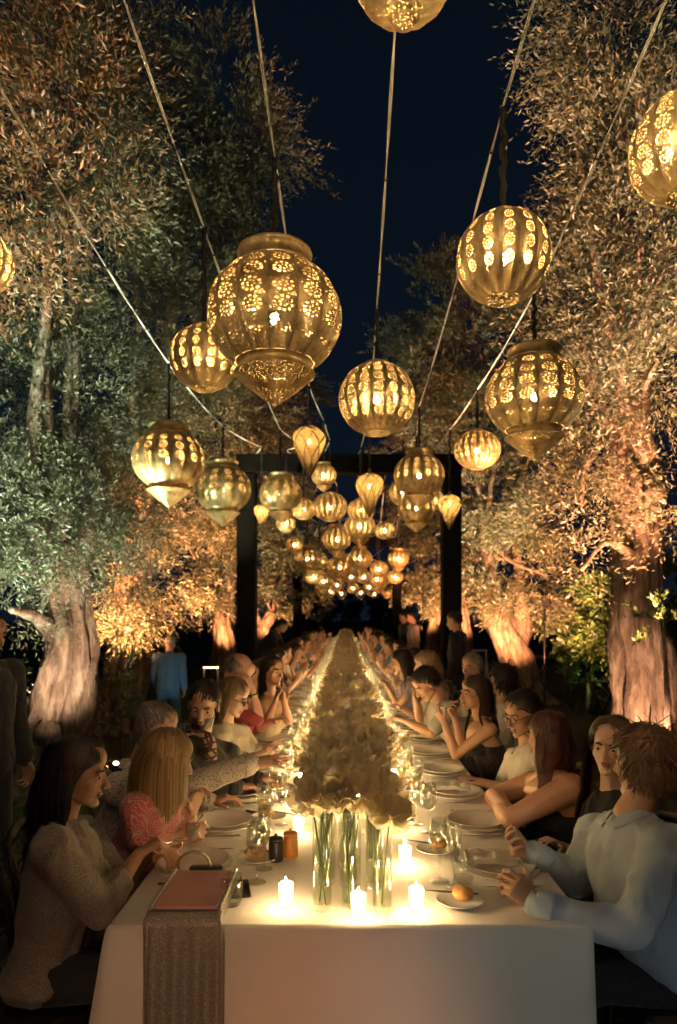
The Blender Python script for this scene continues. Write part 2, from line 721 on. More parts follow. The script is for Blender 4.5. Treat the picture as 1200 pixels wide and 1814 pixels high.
tree('tall dark olive tree rising behind the big lantern on the left', (-3.9, 12.2, -0.34),
     [[-3.95, 12.2, -0.36, 0.42], [-3.9, 12.2, 0.6, 0.34], [-3.75, 12.0, 1.6, 0.27], [-3.5, 11.6, 2.8, 0.2], [-3.3, 11.2, 4.2, 0.14]],
     [[[-3.5, 11.6, 2.8, 0.14], [-3.1, 11, 4.5, 0.11], [-2.6, 10.3, 6.5, 0.07], [-2.2, 9.8, 8.5, 0.03]]],
     [(385, 150, 9.6, 90, 90, .8), (455, 250, 9.6, 60, 70, .6), (330, 270, 9.3, 110, 120, .8), (440, 370, 9.8, 70, 80, .6), (240, 360, 9.2, 70, 150, .7), (360, 450, 9.8, 110, 100, .8),
      (250, 560, 9.2, 90, 110, .7), (440, 520, 10.2, 80, 90, .7), (350, 620, 10.2, 110, 100, .8), (260, 740, 10, 80, 110, .7), (400, 740, 11, 100, 90, .8), (480, 690, 12, 70, 90, .7),
      (270, 890, 10.8, 80, 100, .7), (360, 870, 11.4, 70, 90, .7), (265, 1000, 11.2, 75, 70, .6), (345, 990, 11.6, 70, 70, .6), (240, 1085, 11, 55, 50, .5), (395, 1010, 12.5, 50, 70, .6),
      (230, 110, 9.3, 45, 70, .5), (310, 1075, 11.5, 30, 25, .3)],
     0.085, 80, 23)
tree('olive tree with an upright orange lit trunk beside the left post', (*P(400, 1210, 18)[:2], -0.34),
     [[*P(404, 1230, 18)[:2], -0.36, 0.40], C4(402, 1180, 18, 21), C4(398, 1130, 18, 17), C4(396, 1085, 18, 15), C4(405, 1020, 18, 9)], [],
     [(385, 1030, 17.5, 45, 45, .8), (430, 960, 17.5, 55, 70, .9), (490, 900, 18, 55, 100, .9), (470, 790, 18, 60, 90, .9), (500, 1010, 18.5, 40, 60, .8), (420, 870, 17, 60, 80, .9), (530, 960, 18.5, 35, 60, .8)],
     0.14, 30, 31)
tree('small far olive tree with a forked trunk past the left post', (*P(470, 1160, 26)[:2], -0.34),
     [[*P(462, 1190, 26)[:2], -0.36, 0.4], C4(464, 1140, 26, 13), C4(470, 1110, 26, 10), C4(484, 1085, 26, 7)], [[C4(466, 1115, 26, 7), C4(455, 1090, 26, 5), C4(450, 1070, 26, 3)]],
     [(480, 1060, 25.5, 38, 28, 1), (510, 1030, 26, 38, 45, 1), (545, 1010, 27, 35, 60, 1), (530, 930, 27, 45, 70, 1.2), (555, 1060, 28, 22, 40, 1)],
     0.18, 17, 37)
# right side, nearest first
tree('nearest olive tree on the right with a tall gnarled trunk', (*P(1150, 1380, 7.3)[:2], 0.0),
     [[*P(1146, 1380, 7.3)[:2], -0.04, 0.33], C4(1150, 1290, 7.3, 46), C4(1146, 1200, 7.3, 43), C4(1128, 1110, 7.3, 39), C4(1136, 1000, 7.3, 37), C4(1126, 900, 7.3, 31), C4(1098, 820, 7.3, 23), C4(1112, 740, 7.2, 17)],
     [[C4(1140, 930, 7.3, 30), C4(1150, 850, 7.3, 26), C4(1132, 760, 7.2, 20), C4(1136, 640, 6.9, 15), C4(1120, 480, 6.5, 8)],
      [C4(1106, 790, 7.3, 20), C4(1060, 720, 7.0, 12), C4(1030, 600, 6.7, 7)],
      [C4(1136, 620, 6.9, 12), C4(1170, 400, 6, 9), C4(1120, 120, 5.3, 6)],
      [C4(1150, 1010, 7.3, 14), C4(1080, 960, 7.0, 6), C4(1030, 1010, 6.8, 3)]],
     [(1110, 470, 6.2, 100, 95, .6), (1040, 560, 6.5, 90, 85, .6), (1140, 330, 6.0, 90, 100, .6), (1180, 470, 5.8, 60, 110, .5), (1040, 460, 6.8, 35, 60, .4), (1060, 680, 6.7, 90, 75, .6), (1165, 640, 6.2, 60, 95, .5),
      (1040, 790, 6.9, 65, 60, .5), (1040, 130, 5.6, 40, 50, .3), (1000, 110, 5.7, 16, 14, .1), (1110, 90, 5.3, 90, 90, .5), (1060, 20, 5.2, 70, 50, .4), (1170, 200, 5.2, 60, 70, .4), (1080, 230, 5.6, 50, 50, .4), (1070, 350, 6.2, 40, 60, .4), (1030, 900, 6.9, 28, 60, .25), (1035, 985, 6.7, 26, 20, .2), (1190, 860, 6.6, 22, 90, .3)],
     0.064, 165, 41, knots=[(*P(1160, 880, 7.0), .12)])
tree('leaning olive tree behind the man with glasses on the right', (*P(925, 1230, 13.4)[:2], 0.0),
     [[*P(932, 1245, 13.4)[:2], -0.04, 0.40], C4(922, 1190, 13.4, 27), C4(902, 1130, 13.4, 23), C4(880, 1085, 13.4, 19), C4(868, 1020, 13.2, 12), C4(860, 940, 13, 8)],
     [[C4(916, 1170, 13.4, 16), C4(926, 1110, 13.5, 15), C4(922, 1050, 13.4, 10), C4(915, 960, 13, 6)]],
     [(790, 550, 13.0, 80, 80, 1), (740, 650, 13.5, 60, 90, 1), (860, 600, 12.5, 80, 90, 1), (930, 600, 12, 50, 90, .8), (800, 700, 13.2, 75, 80, 1), (890, 740, 12.2, 80, 90, .9), (960, 760, 11.5, 50, 110, .8),
      (870, 880, 12.4, 75, 80, .9), (950, 920, 11.6, 50, 80, .7), (900, 990, 12.6, 80, 60, .8), (860, 1060, 12.8, 50, 32, .6), (920, 1060, 12.6, 40, 40, .6), (970, 1020, 12, 30, 60, .5)],
     0.10, 60, 53)
tree('slim olive tree just right of the right post', (*P(825, 1190, 19)[:2], 0.0),
     [[*P(827, 1200, 19)[:2], -0.04, 0.3], C4(826, 1150, 19, 11), C4(823, 1100, 19, 9), C4(815, 1050, 19, 6)], [],
     [(820, 1030, 18.5, 35, 45, .8), (755, 900, 18, 45, 80, 1), (760, 1020, 18.5, 30, 55, .8), (835, 930, 18, 40, 70, .9), (730, 800, 18, 50, 80, 1), (760, 780, 18, 40, 60, 1)],
     0.15, 28, 61)
tree('far olive tree with a forked glowing trunk left of the right post', (*P(768, 1160, 26)[:2], 0.0),
     [[*P(766, 1170, 26)[:2], -0.04, 0.34], C4(766, 1130, 26, 10), C4(772, 1090, 26, 8), C4(778, 1060, 26, 5)], [],
     [(750, 1050, 25.5, 36, 35, 1), (725, 1010, 26, 34, 50, 1), (735, 930, 27, 40, 60, 1.2), (700, 1050, 29, 30, 45, 1)],
     0.18, 17, 67)


def dark_tree(label, px, py, d, rx, ry, seed):
    b = P(px, VPY, d)
    base = np.array([b[0], d, 0.0])
    t = thing('cypress', label, 'tree', base, group='dark trees at the far end')
    obj('trunk', to_mesh('trunk', sweep([base, base + [0, 0, 2.2]], [0.25, 0.15], 9), BARK, origin=base), t)
    s = d / FOC
    lumps = [(P(px, py, d), np.array([rx * s, rx * s * 0.6, ry * s])), (P(px - rx * .4, py + 14, d), np.array([rx * s * .6, rx * s * .5, ry * s * .7])), (P(px + rx * .4, py + 14, d), np.array([rx * s * .6, rx * s * .5, ry * s * .7]))]
    obj('crown', leaf_mesh('crown', lumps, 0.3, 9, seed, base, mat=LEAF_DARK), t, kind='stuff')


LEAF_DARK = simple('evergreen_leaf', (0.012, 0.018, 0.01), 0.8, bstr=0)
dark_tree('dark round evergreen closing the far end of the table', 622, 1078, 46, 46, 34, 71)
dark_tree('dark evergreen left of the far end behind the posts', 545, 1075, 48, 40, 36, 72)
dark_tree('dark evergreen right of the far end behind the posts', 690, 1075, 48, 30, 36, 73)


# clipped shrubs and climbing plants in the garden behind
def shrub(label, lumps_px, leaf_len, per, seed, base, matl=None, cat='shrub', name='shrub', shoot=(0.1, 0.25)):
    t = thing(name, label, cat, base)
    lumps = []
    for (px, py, d, rx, ry, rd) in lumps_px:
        s = d / FOC
        lumps.append((P(px, py, d), np.array([rx * s, rd, ry * s])))
    top = lumps[0][0]
    obj('stem', to_mesh('stem', sweep([np.asarray(base), (np.asarray(base) + top) / 2 + [0.03, 0, 0], top], [0.04, 0.03, 0.012], 7), BARK, origin=base), t)
    obj('foliage', leaf_mesh('foliage', lumps, leaf_len, per, seed, base, shoot=shoot, wid=0.45, mat=matl), t, kind='stuff')
    return t


def mat_leaf2(name, cols):
    m, nt, out = newmat(name)
    at = N(nt, 'ShaderNodeAttribute', attribute_name='tint')
    c = ramp(nt, at.outputs['Fac'], [(0.0, cols[0]), (0.5, cols[1]), (1.0, cols[2])])
    principled(nt, out, c, 0.4)
    return m


LEAF_GREEN = mat_leaf2('garden_leaf', [(0.02, 0.045, 0.012), (0.05, 0.10, 0.025), (0.12, 0.17, 0.05)])
shrub('clipped round bush glowing orange under the right hand trees', [(1000, 1112, 17, 27, 30, .4)], 0.10, 150, 81, (*P(1000, VPY, 17)[:2], 0.0), LEAF_GREEN)
shrub('green lit bush left of the tall gnarled trunk', [(1050, 1080, 12.5, 30, 45, .4), (1040, 1130, 12.5, 26, 40, .4)], 0.11, 110, 82, (*P(1045, VPY, 12.5)[:2], 0.0), LEAF_GREEN)
shrub('narrow orange lit bush hugging the tall gnarled trunk', [(1082, 1050, 11, 18, 40, .3), (1080, 1110, 11, 22, 30, .3)], 0.10, 150, 83, (*P(1080, VPY, 11)[:2], 0.0), LEAF_GREEN)
shrub('leafy green bush behind the tall gnarled trunk at the right edge', [(1195, 1050, 10, 30, 70, .4), (1190, 1110, 10, 22, 40, .4)], 0.10, 100, 84, (*P(1200, VPY, 10)[:2], 0.0), LEAF_GREEN)
shrub('trailing yellow green plant right of the left trunk', [(212, 1190, 8.6, 14, 55, .15), (205, 1265, 8.4, 12, 35, .15)], 0.07, 110, 85, (*P(212, VPY, 8.6)[:2], -0.34), LEAF_GREEN)
shrub('thin climbing plant on a stake behind the tripod stand', [(1040, 1190, 12, 14, 50, .15)], 0.07, 120, 86, (*P(1040, VPY, 12)[:2], 0.0), LEAF_GREEN)
shrub('low yellow lit plant at the left edge', [(25, 1218, 9, 26, 24, .25)], 0.08, 110, 87, (*P(25, VPY, 9)[:2], -0.34), LEAF_GREEN)
shrub('bright young leaves growing low on the right trunk', [(1176, 1095, 6.5, 16, 22, .12)], 0.08, 160, 89, (*P(1180, VPY, 6.6)[:2], 0.0), LEAF_GREEN)


# ------------------------------------------------------------------ tree uplights
FIX = simple('lamp_housing', (0.03, 0.03, 0.032), 0.5, 0.4)


def uplight(label, loc, target, color, power, size=70, blend=0.6, lens_e=25.0, radius=0.06):
    loc = np.asarray(loc, float)
    loc[2] = max(loc[2], float(ground_z(loc[0], loc[1])) + 0.14)
    d = nrm(np.asarray(target) - loc)
    x, y, _ = frame(d)
    R = np.stack([x, y, d], 1)
    t = thing('garden_spotlight', label, 'spotlight', loc, group='garden spotlights')
    obj('housing', to_mesh('housing', xform(lathe([(0.0, -0.10), (0.045, -0.10), (0.06, -0.06), (0.065, 0.03), (0.072, 0.035), (0.072, 0.05), (0.060, 0.05), (0.055, 0.03)], 18), R), FIX), t)
    obj('lens', to_mesh('lens', xform(lathe([(0.055, 0.032), (0.03, 0.037), (0.001, 0.039)], 18), R), emit('lens_glow', color, lens_e)), t)
    gz = float(ground_z(loc[0], loc[1]))
    obj('spike', to_mesh('spike', sweep([(0, 0, -0.02), (0, 0, min(-0.1, gz - loc[2] - 0.1))], [0.012, 0.006], 8), FIX), t)
    l = bpy.data.lights.new('spot', 'SPOT')
    l.energy = power
    l.color = color
    l.spot_size = math.radians(size)
    l.spot_blend = blend
    l.shadow_soft_size = radius
    lo = bpy.data.objects.new('spot_light', l)
    COL.objects.link(lo)
    lo.parent = t
    lo.location = tuple(d * 0.06)
    lo.rotation_euler = Matrix(np.stack([x, y, -d], 1) @ np.diag([-1, 1, 1]) if False else np.stack([x, -y, -d], 1)).to_euler()
    return t


AMB = (1.0, 0.37, 0.14)
WARM = (1.0, 0.62, 0.30)
NEUT = (1.0, 0.86, 0.62)
GRN = (0.66, 1.0, 0.66)
UPL = [
    # label, loc, target, colour, power, size
    ('spotlight hidden low before the thick pale left trunk', (-2.35, 5.3, -0.1), P(100, 1080, 7.3), (1.0, 0.66, 0.42), 950, 56),
    ('greenish spotlight out at the left edge behind the waiter', (-4.2, 4.6, -0.2), P(60, 760, 6.4), (0.80, 1.0, 0.72), 2400, 62),
    ('spotlight far left throwing amber light into the high branches', (-3.9, 3.2, -0.2), P(10, 230, 5.0), (1.0, 0.28, 0.10), 7500, 26),
    ('spotlight by the left trunk aimed high at the near crown', (-3.1, 5.4, -0.2), P(120, 200, 5.2), (0.92, 0.94, 0.66), 2300, 58),
    ('amber spotlight behind the left trunk under the orange foliage', (-4.4, 9.9, 0.06), P(305, 940, 11.3), AMB, 12000, 56, 0.8),
    ('amber spotlight right of the blue suited man aimed up into the orange leaves', (-1.95, 10.2, 0.1), P(345, 920, 11.5), AMB, 8000, 46, 0.7),
    ('spotlight aimed up into the tall dark tree', (-1.85, 8.3, 0.06), P(390, 330, 9.7), (0.95, 0.86, 0.50), 2300, 52),
    ('amber spotlight in front of the upright orange trunk', (-3.0, 16.2, -0.2), P(395, 1000, 18), AMB, 3000, 66),
    ('spotlight lighting the leaves above the left post', (-2.6, 15.6, -0.2), P(480, 870, 18), WARM, 2200, 64),
    ('far left spotlight under the forked trunk', (-2.9, 23.6, -0.2), P(495, 1020, 26), AMB, 3600, 76),
    ('spotlight at the foot of the tall gnarled right trunk', (2.75, 6.1, 0.06), P(1135, 1210, 7.3), (1.0, 0.50, 0.27), 420, 60),
    ('spotlight aimed into the glowing right hand crown', (2.3, 5.2, 0.06), P(1090, 640, 6.5), (1.0, 0.40, 0.19), 10000, 56),
    ('spotlight aimed high at the top right branches', (3.1, 4.0, 0.06), P(1080, 110, 5.4), (0.97, 0.86, 0.58), 2400, 52),
    ('spotlight seen glaring behind the dark red haired woman', (*P(985, 1262, 8.6)[:2], 0.42), P(890, 960, 12.8), (1.0, 0.38, 0.16), 8500, 60),
    ('spotlight lighting the leaning right trunk', (2.6, 11.7, 0.06), P(885, 1030, 13.3), AMB, 1700, 74),
    ('cool spotlight aimed at the dark right hand crown', (2.3, 10.4, 0.06), P(800, 640, 13.2), (0.75, 1.0, 0.62), 1800, 46),
    ('spotlight lighting the slim right trunk', (2.6, 17, 0.06), P(800, 990, 19), AMB, 4500, 72),
    ('far right spotlight under the glowing forked trunk', (2.7, 23.8, 0.06), P(745, 1010, 26), AMB, 4500, 72),
    ('spotlight under the clipped orange bush', (*P(1005, VPY, 16)[:2], 0.06), P(1000, 1110, 17), AMB, 700, 80),
    ('small warm lamp glowing at the left edge of the garden', (*P(20, 1247, 9.6)[:2], 0.46), P(60, 1170, 9.4), WARM, 160, 90),
    ('green tinted lamp in the bushes left of the right trunk', (*P(1052, VPY, 11.6)[:2], 0.06), P(1048, 1090, 12.5), (0.7, 1.0, 0.35), 9, 80),
    ('amber lamp below the narrow bush by the right trunk', (*P(1078, VPY, 10.1)[:2], 0.06), P(1082, 1070, 11), AMB, 500, 80),
    ('cool lawn lamp shining on the man in the blue suit', (-2.0, 9.4, 0.1), P(298, 1180, 11.0), (0.72, 0.92, 1.0), 30, 36),
    ('spotlight behind the camera throwing red light on the front cloth', (-0.35, -2.6, 0.35), (-0.02, 2.13, 0.42), (1.0, 0.24, 0.09), 95, 12, 1.0),
    ('warm spotlight behind the camera washing the front cloth', (-1.0, -3.2, 1.1), (-0.35, 2.13, 0.38), (1.0, 0.52, 0.26), 210, 20, 0.9),
    ('cool spotlight behind the camera lighting the front cloth', (1.3, -3.4, 0.9), (0.60, 2.13, 0.42), (0.76, 0.90, 0.84), 110, 17, 0.8),
]
for u in UPL:
    uplight(*u)


# ------------------------------------------------------------------ timber portals over the table
TIMBER = simple('dark_timber', (0.006, 0.0055, 0.005), 0.95, var=0.4, bstr=0.4, bscale=25, Specular_IOR_Level=0.08)


def portal(label, y, z=4.06):
    s = 0.27
    x0, x1 = -1.44, 1.55
    t = thing('timber_portal', label, 'portal', (0, y, 0), group='timber portals')
    for x in (x0, x1):
        gz = float(ground_z(x, y))
        obj('post', to_mesh('post', bevel_box((x, 0, (z - s + gz) / 2 - 0.02), (s, s, z - s - gz + 0.04), 0.012), TIMBER, False), t)
    obj('beam', to_mesh('beam', bevel_box(((x0 + x1) / 2, 0, z - s / 2), (x1 - x0 + s + 0.02, s - 0.006, s - 0.004), 0.012), TIMBER, False), t)


for lab, y in (('nearest black timber portal spanning the table', 10.0), ('second black timber portal further down the table', 20.6), ('third black timber portal near the far end of the table', 31.2)):
    portal(lab, y)
portal('black timber portal just behind the camera carrying the cables', -0.9)


# ------------------------------------------------------------------ lanterns
def brass_nodes(nt, dark=1.0):
    a = noise_n(nt, 14, 5, 0.6)
    c = ramp(nt, a, [(0.28, (0.15 * dark, 0.09 * dark, 0.035 * dark)), (0.5, (0.50 * dark, 0.37 * dark, 0.17 * dark)), (0.75, (0.70 * dark, 0.56 * dark, 0.30 * dark))])
    p = principled(nt, None, c, 0.40, 0.62, bump_n(nt, noise_n(nt, 90, 2), 0.25, 0.002))
    return p


def mat_brass():
    m, nt, out = newmat('aged_brass')
    p = brass_nodes(nt)
    nt.links.new(p.outputs[0], out.inputs[0])
    return m


def mat_perf(name, m_rings, v0, v1, kx, tri=False, lace=True):
    """brass sheet pierced with rows of rosettes (u across one panel, v down it)"""
    m, nt, out = newmat(name)
    uv = N(nt, 'ShaderNodeUVMap')
    sp = N(nt, 'ShaderNodeSeparateXYZ')
    nt.links.new(uv.outputs[0], sp.inputs[0])
    u, v = sp.outputs[0], sp.outputs[1]
    qx = math_n(nt, 'MULTIPLY', math_n(nt, 'SUBTRACT', u, 0.5), kx)
    vv = math_n(nt, 'MULTIPLY', math_n(nt, 'SUBTRACT', v, v0), m_rings / (v1 - v0))
    fv = math_n(nt, 'SUBTRACT', math_n(nt, 'FRACT', vv), 0.5)
    r = math_n(nt, 'SQRT', math_n(nt, 'ADD', math_n(nt, 'MULTIPLY', qx, qx), math_n(nt, 'MULTIPLY', fv, fv)))
    a = math_n(nt, 'ARCTAN2', fv, qx)

    def band(lo, hi):
        return math_n(nt, 'MULTIPLY', math_n(nt, 'GREATER_THAN', r, lo), math_n(nt, 'LESS_THAN', r, hi))
    ring = math_n(nt, 'MULTIPLY', band(0.275, 0.405), math_n(nt, 'GREATER_THAN', math_n(nt, 'SINE', math_n(nt, 'MULTIPLY', a, 10)), -0.35))
    pet = math_n(nt, 'MULTIPLY', band(0.10, 0.19), math_n(nt, 'GREATER_THAN', math_n(nt, 'SINE', math_n(nt, 'MULTIPLY', a, 6)), 0.0))
    hole = math_n(nt, 'MAXIMUM', ring, pet)
    cmb = N(nt, 'ShaderNodeCombineXYZ')
    nt.links.new(qx, cmb.inputs[0])
    nt.links.new(vv, cmb.inputs[1])
    vor = N(nt, 'ShaderNodeTexVoronoi')
    vor.inputs['Scale'].default_value = 5.5
    nt.links.new(cmb.outputs[0], vor.inputs['Vector'])
    if lace:
        lc = math_n(nt, 'MULTIPLY', math_n(nt, 'GREATER_THAN', r, 0.50), math_n(nt, 'LESS_THAN', vor.outputs['Distance'], 0.30))
        hole = math_n(nt, 'MAXIMUM', hole, lc)
    inb = math_n(nt, 'MULTIPLY', math_n(nt, 'GREATER_THAN', v, v0), math_n(nt, 'LESS_THAN', v, v1))
    inb = math_n(nt, 'MULTIPLY', inb, math_n(nt, 'LESS_THAN', math_n(nt, 'ABSOLUTE', qx), 0.5))
    hole = math_n(nt, 'MULTIPLY', hole, inb)
    if tri:
        tv = math_n(nt, 'SUBTRACT', v, 0.815)
        tin = math_n(nt, 'MULTIPLY', math_n(nt, 'GREATER_THAN', tv, 0.0), math_n(nt, 'LESS_THAN', math_n(nt, 'ADD', math_n(nt, 'ABSOLUTE', math_n(nt, 'MULTIPLY', qx, 0.2)), tv), 0.075))
        vt = N(nt, 'ShaderNodeTexVoronoi')
        vt.inputs['Scale'].default_value = 7
        nt.links.new(cmb.outputs[0], vt.inputs['Vector'])
        th = math_n(nt, 'MULTIPLY', tin, math_n(nt, 'LESS_THAN', vt.outputs['Distance'], 0.42))
        hole = math_n(nt, 'MAXIMUM', hole, th)
    # fine pin pricks over the rest of the sheet
    vm = N(nt, 'ShaderNodeTexVoronoi')
    vm.inputs['Scale'].default_value = 19
    nt.links.new(cmb.outputs[0], vm.inputs['Vector'])
    pin = math_n(nt, 'MULTIPLY', math_n(nt, 'LESS_THAN', vm.outputs['Distance'], 0.215), math_n(nt, 'LESS_THAN', math_n(nt, 'ABSOLUTE', qx), 0.5))
    hole = math_n(nt, 'MAXIMUM', hole, pin)
    p = brass_nodes(nt)
    tr = N(nt, 'ShaderNodeBsdfTransparent')
    mx = N(nt, 'ShaderNodeMixShader')
    nt.links.new(hole, mx.inputs[0])
    nt.links.new(p.outputs[0], mx.inputs[1])
    nt.links.new(tr.outputs[0], mx.inputs[2])
    nt.links.new(mx.outputs[0], out.inputs[0])
    return m


def mat_crackle():
    """amber crackle glass: light from within shines through"""
    m, nt, out = newmat('amber_crackle_glass')
    tc = N(nt, 'ShaderNodeTexCoord')
    vor = N(nt, 'ShaderNodeTexVoronoi', feature='DISTANCE_TO_EDGE')
    vor.inputs['Scale'].default_value = 70
    nt.links.new(tc.outputs['Object'], vor.inputs['Vector'])
    c = ramp(nt, vor.outputs['Distance'], [(0.0, (0.04, 0.02, 0.006)), (0.10, (0.20, 0.135, 0.05))])
    t = N(nt, 'ShaderNodeBsdfTranslucent')
    nt.links.new(c, t.inputs[0])
    tr = N(nt, 'ShaderNodeBsdfTransparent')
    nt.links.new(c, tr.inputs[0])
    g = N(nt, 'ShaderNodeBsdfGlossy')
    g.inputs['Roughness'].default_value = 0.2
    m1 = N(nt, 'ShaderNodeMixShader')
    m1.inputs[0].default_value = 0.22
    nt.links.new(t.outputs[0], m1.inputs[1])
    nt.links.new(tr.outputs[0], m1.inputs[2])
    m2 = N(nt, 'ShaderNodeMixShader')
    m2.inputs[0].default_value = 0.07
    nt.links.new(m1.outputs[0], m2.inputs[1])
    nt.links.new(g.outputs[0], m2.inputs[2])
    nt.links.new(m2.outputs[0], out.inputs[0])
    return m


def mat_pricked():
    """brass sheet pricked all over with small holes"""
    m, nt, out = newmat('pricked_brass')
    tc = N(nt, 'ShaderNodeTexCoord')
    v = N(nt, 'ShaderNodeTexVoronoi')
    v.inputs['Scale'].default_value = 130
    nt.links.new(tc.outputs['Object'], v.inputs['Vector'])
    hole = math_n(nt, 'LESS_THAN', v.outputs['Distance'], 0.28)
    p = brass_nodes(nt)
    tr = N(nt, 'ShaderNodeBsdfTransparent')
    mx = N(nt, 'ShaderNodeMixShader')
    nt.links.new(hole, mx.inputs[0])
    nt.links.new(p.outputs[0], mx.inputs[1])
    nt.links.new(tr.outputs[0], mx.inputs[2])
    nt.links.new(mx.outputs[0], out.inputs[0])
    return m


BRASS = mat_brass()
PRICK = mat_pricked()
PERF = {
    'onion_big': mat_perf('pierced_brass_large_rosettes', 4, 0.10, 0.72, 1.18, tri=True),
    'onion': mat_perf('pierced_brass_rosettes', 3, 0.14, 0.62, 1.5, lace=False),
    'globe': mat_perf('pierced_brass_rosette_columns', 5, 0.10, 0.76, 1.7, lace=False),
    'globe_lace': mat_perf('pierced_brass_fine_rosettes', 6, 0.06, 0.80, 1.25),
    'pumpkin': mat_perf('pierced_brass_narrow_columns', 6, 0.08, 0.85, 1.3, lace=False),
}
CRACK = mat_crackle()
CORD = simple('black_cord', (0.008, 0.008, 0.009), 0.8, bstr=0.5, bscale=120)
BULB = emit('lantern_bulb', (1.0, 0.68, 0.34), 1300.0)
BULB_FILL = emit('fill_lantern_bulb', (1.0, 0.66, 0.33), 6500.0)  # boosted bulb, only for the unseen fill lanterns added overhead
BULB_S = emit('small_lantern_bulb', (1.0, 0.68, 0.34), 800.0)
WIREM = simple('lantern_wire', (0.035, 0.022, 0.01), 0.5, 0.5)

PROF = {
    'onion': (np.radians(58), np.radians(-55), 0.86),
    'globe': (np.radians(72), np.radians(-70), 0.95),
    'pumpkin': (np.radians(72), np.radians(-72), 0.84),
}


def body_profile(kind, nv):
    a0, a1, zs = PROF[kind]
    a = np.linspace(a0, a1, nv)
    return np.cos(a) ** 0.92, np.sin(a) * zs


def gore(kind, R, n, nu=7, nv=22, lobe=0.055, matn=None):
    r, z = body_profile(kind, nv)
    half = math.pi / n
    t = np.linspace(-1, 1, nu)
    v, uvs = [], []
    for i in range(nv):
        rr = R * r[i] * (1 + lobe * (1 - t * t) - lobe * 0.5 + 0.012 * (np.abs(t) > 0.9))
        v.append(np.stack([rr * np.cos(t * half), rr * np.sin(t * half), np.full(nu, R * z[i])], 1))
        uvs.append(np.stack([(t + 1) / 2, np.full(nu, i / (nv - 1))], 1))
    f = [(i * nu + j, i * nu + j + 1, (i + 1) * nu + j + 1, (i + 1) * nu + j) for i in range(nv - 1) for j in range(nu - 1)]
    return np.vstack(v), f, np.vstack(uvs)


def uv_mesh(name, v, f, uv, mat):
    me = to_mesh(name, (v, f), mat)
    l = me.uv_layers.new(name='UVMap')
    idx = np.empty(len(me.loops), np.int32)
    me.loops.foreach_get('vertex_index', idx)
    l.data.foreach_set('uv', uv[idx].astype(np.float32).ravel())
    return me


def cable_z(y):
    for a, b in ((-0.9, 10.0), (10.0, 20.6), (20.6, 31.2), (31.2, 60)):
        if y <= b:
            t = (y - a) / (b - a)
            return 4.08 - 0.34 * 4 * t * (1 - t)
    return 4.0


_cache = {}


def cached(key, fn):
    if key not in _cache:
        _cache[key] = fn()
    return _cache[key]


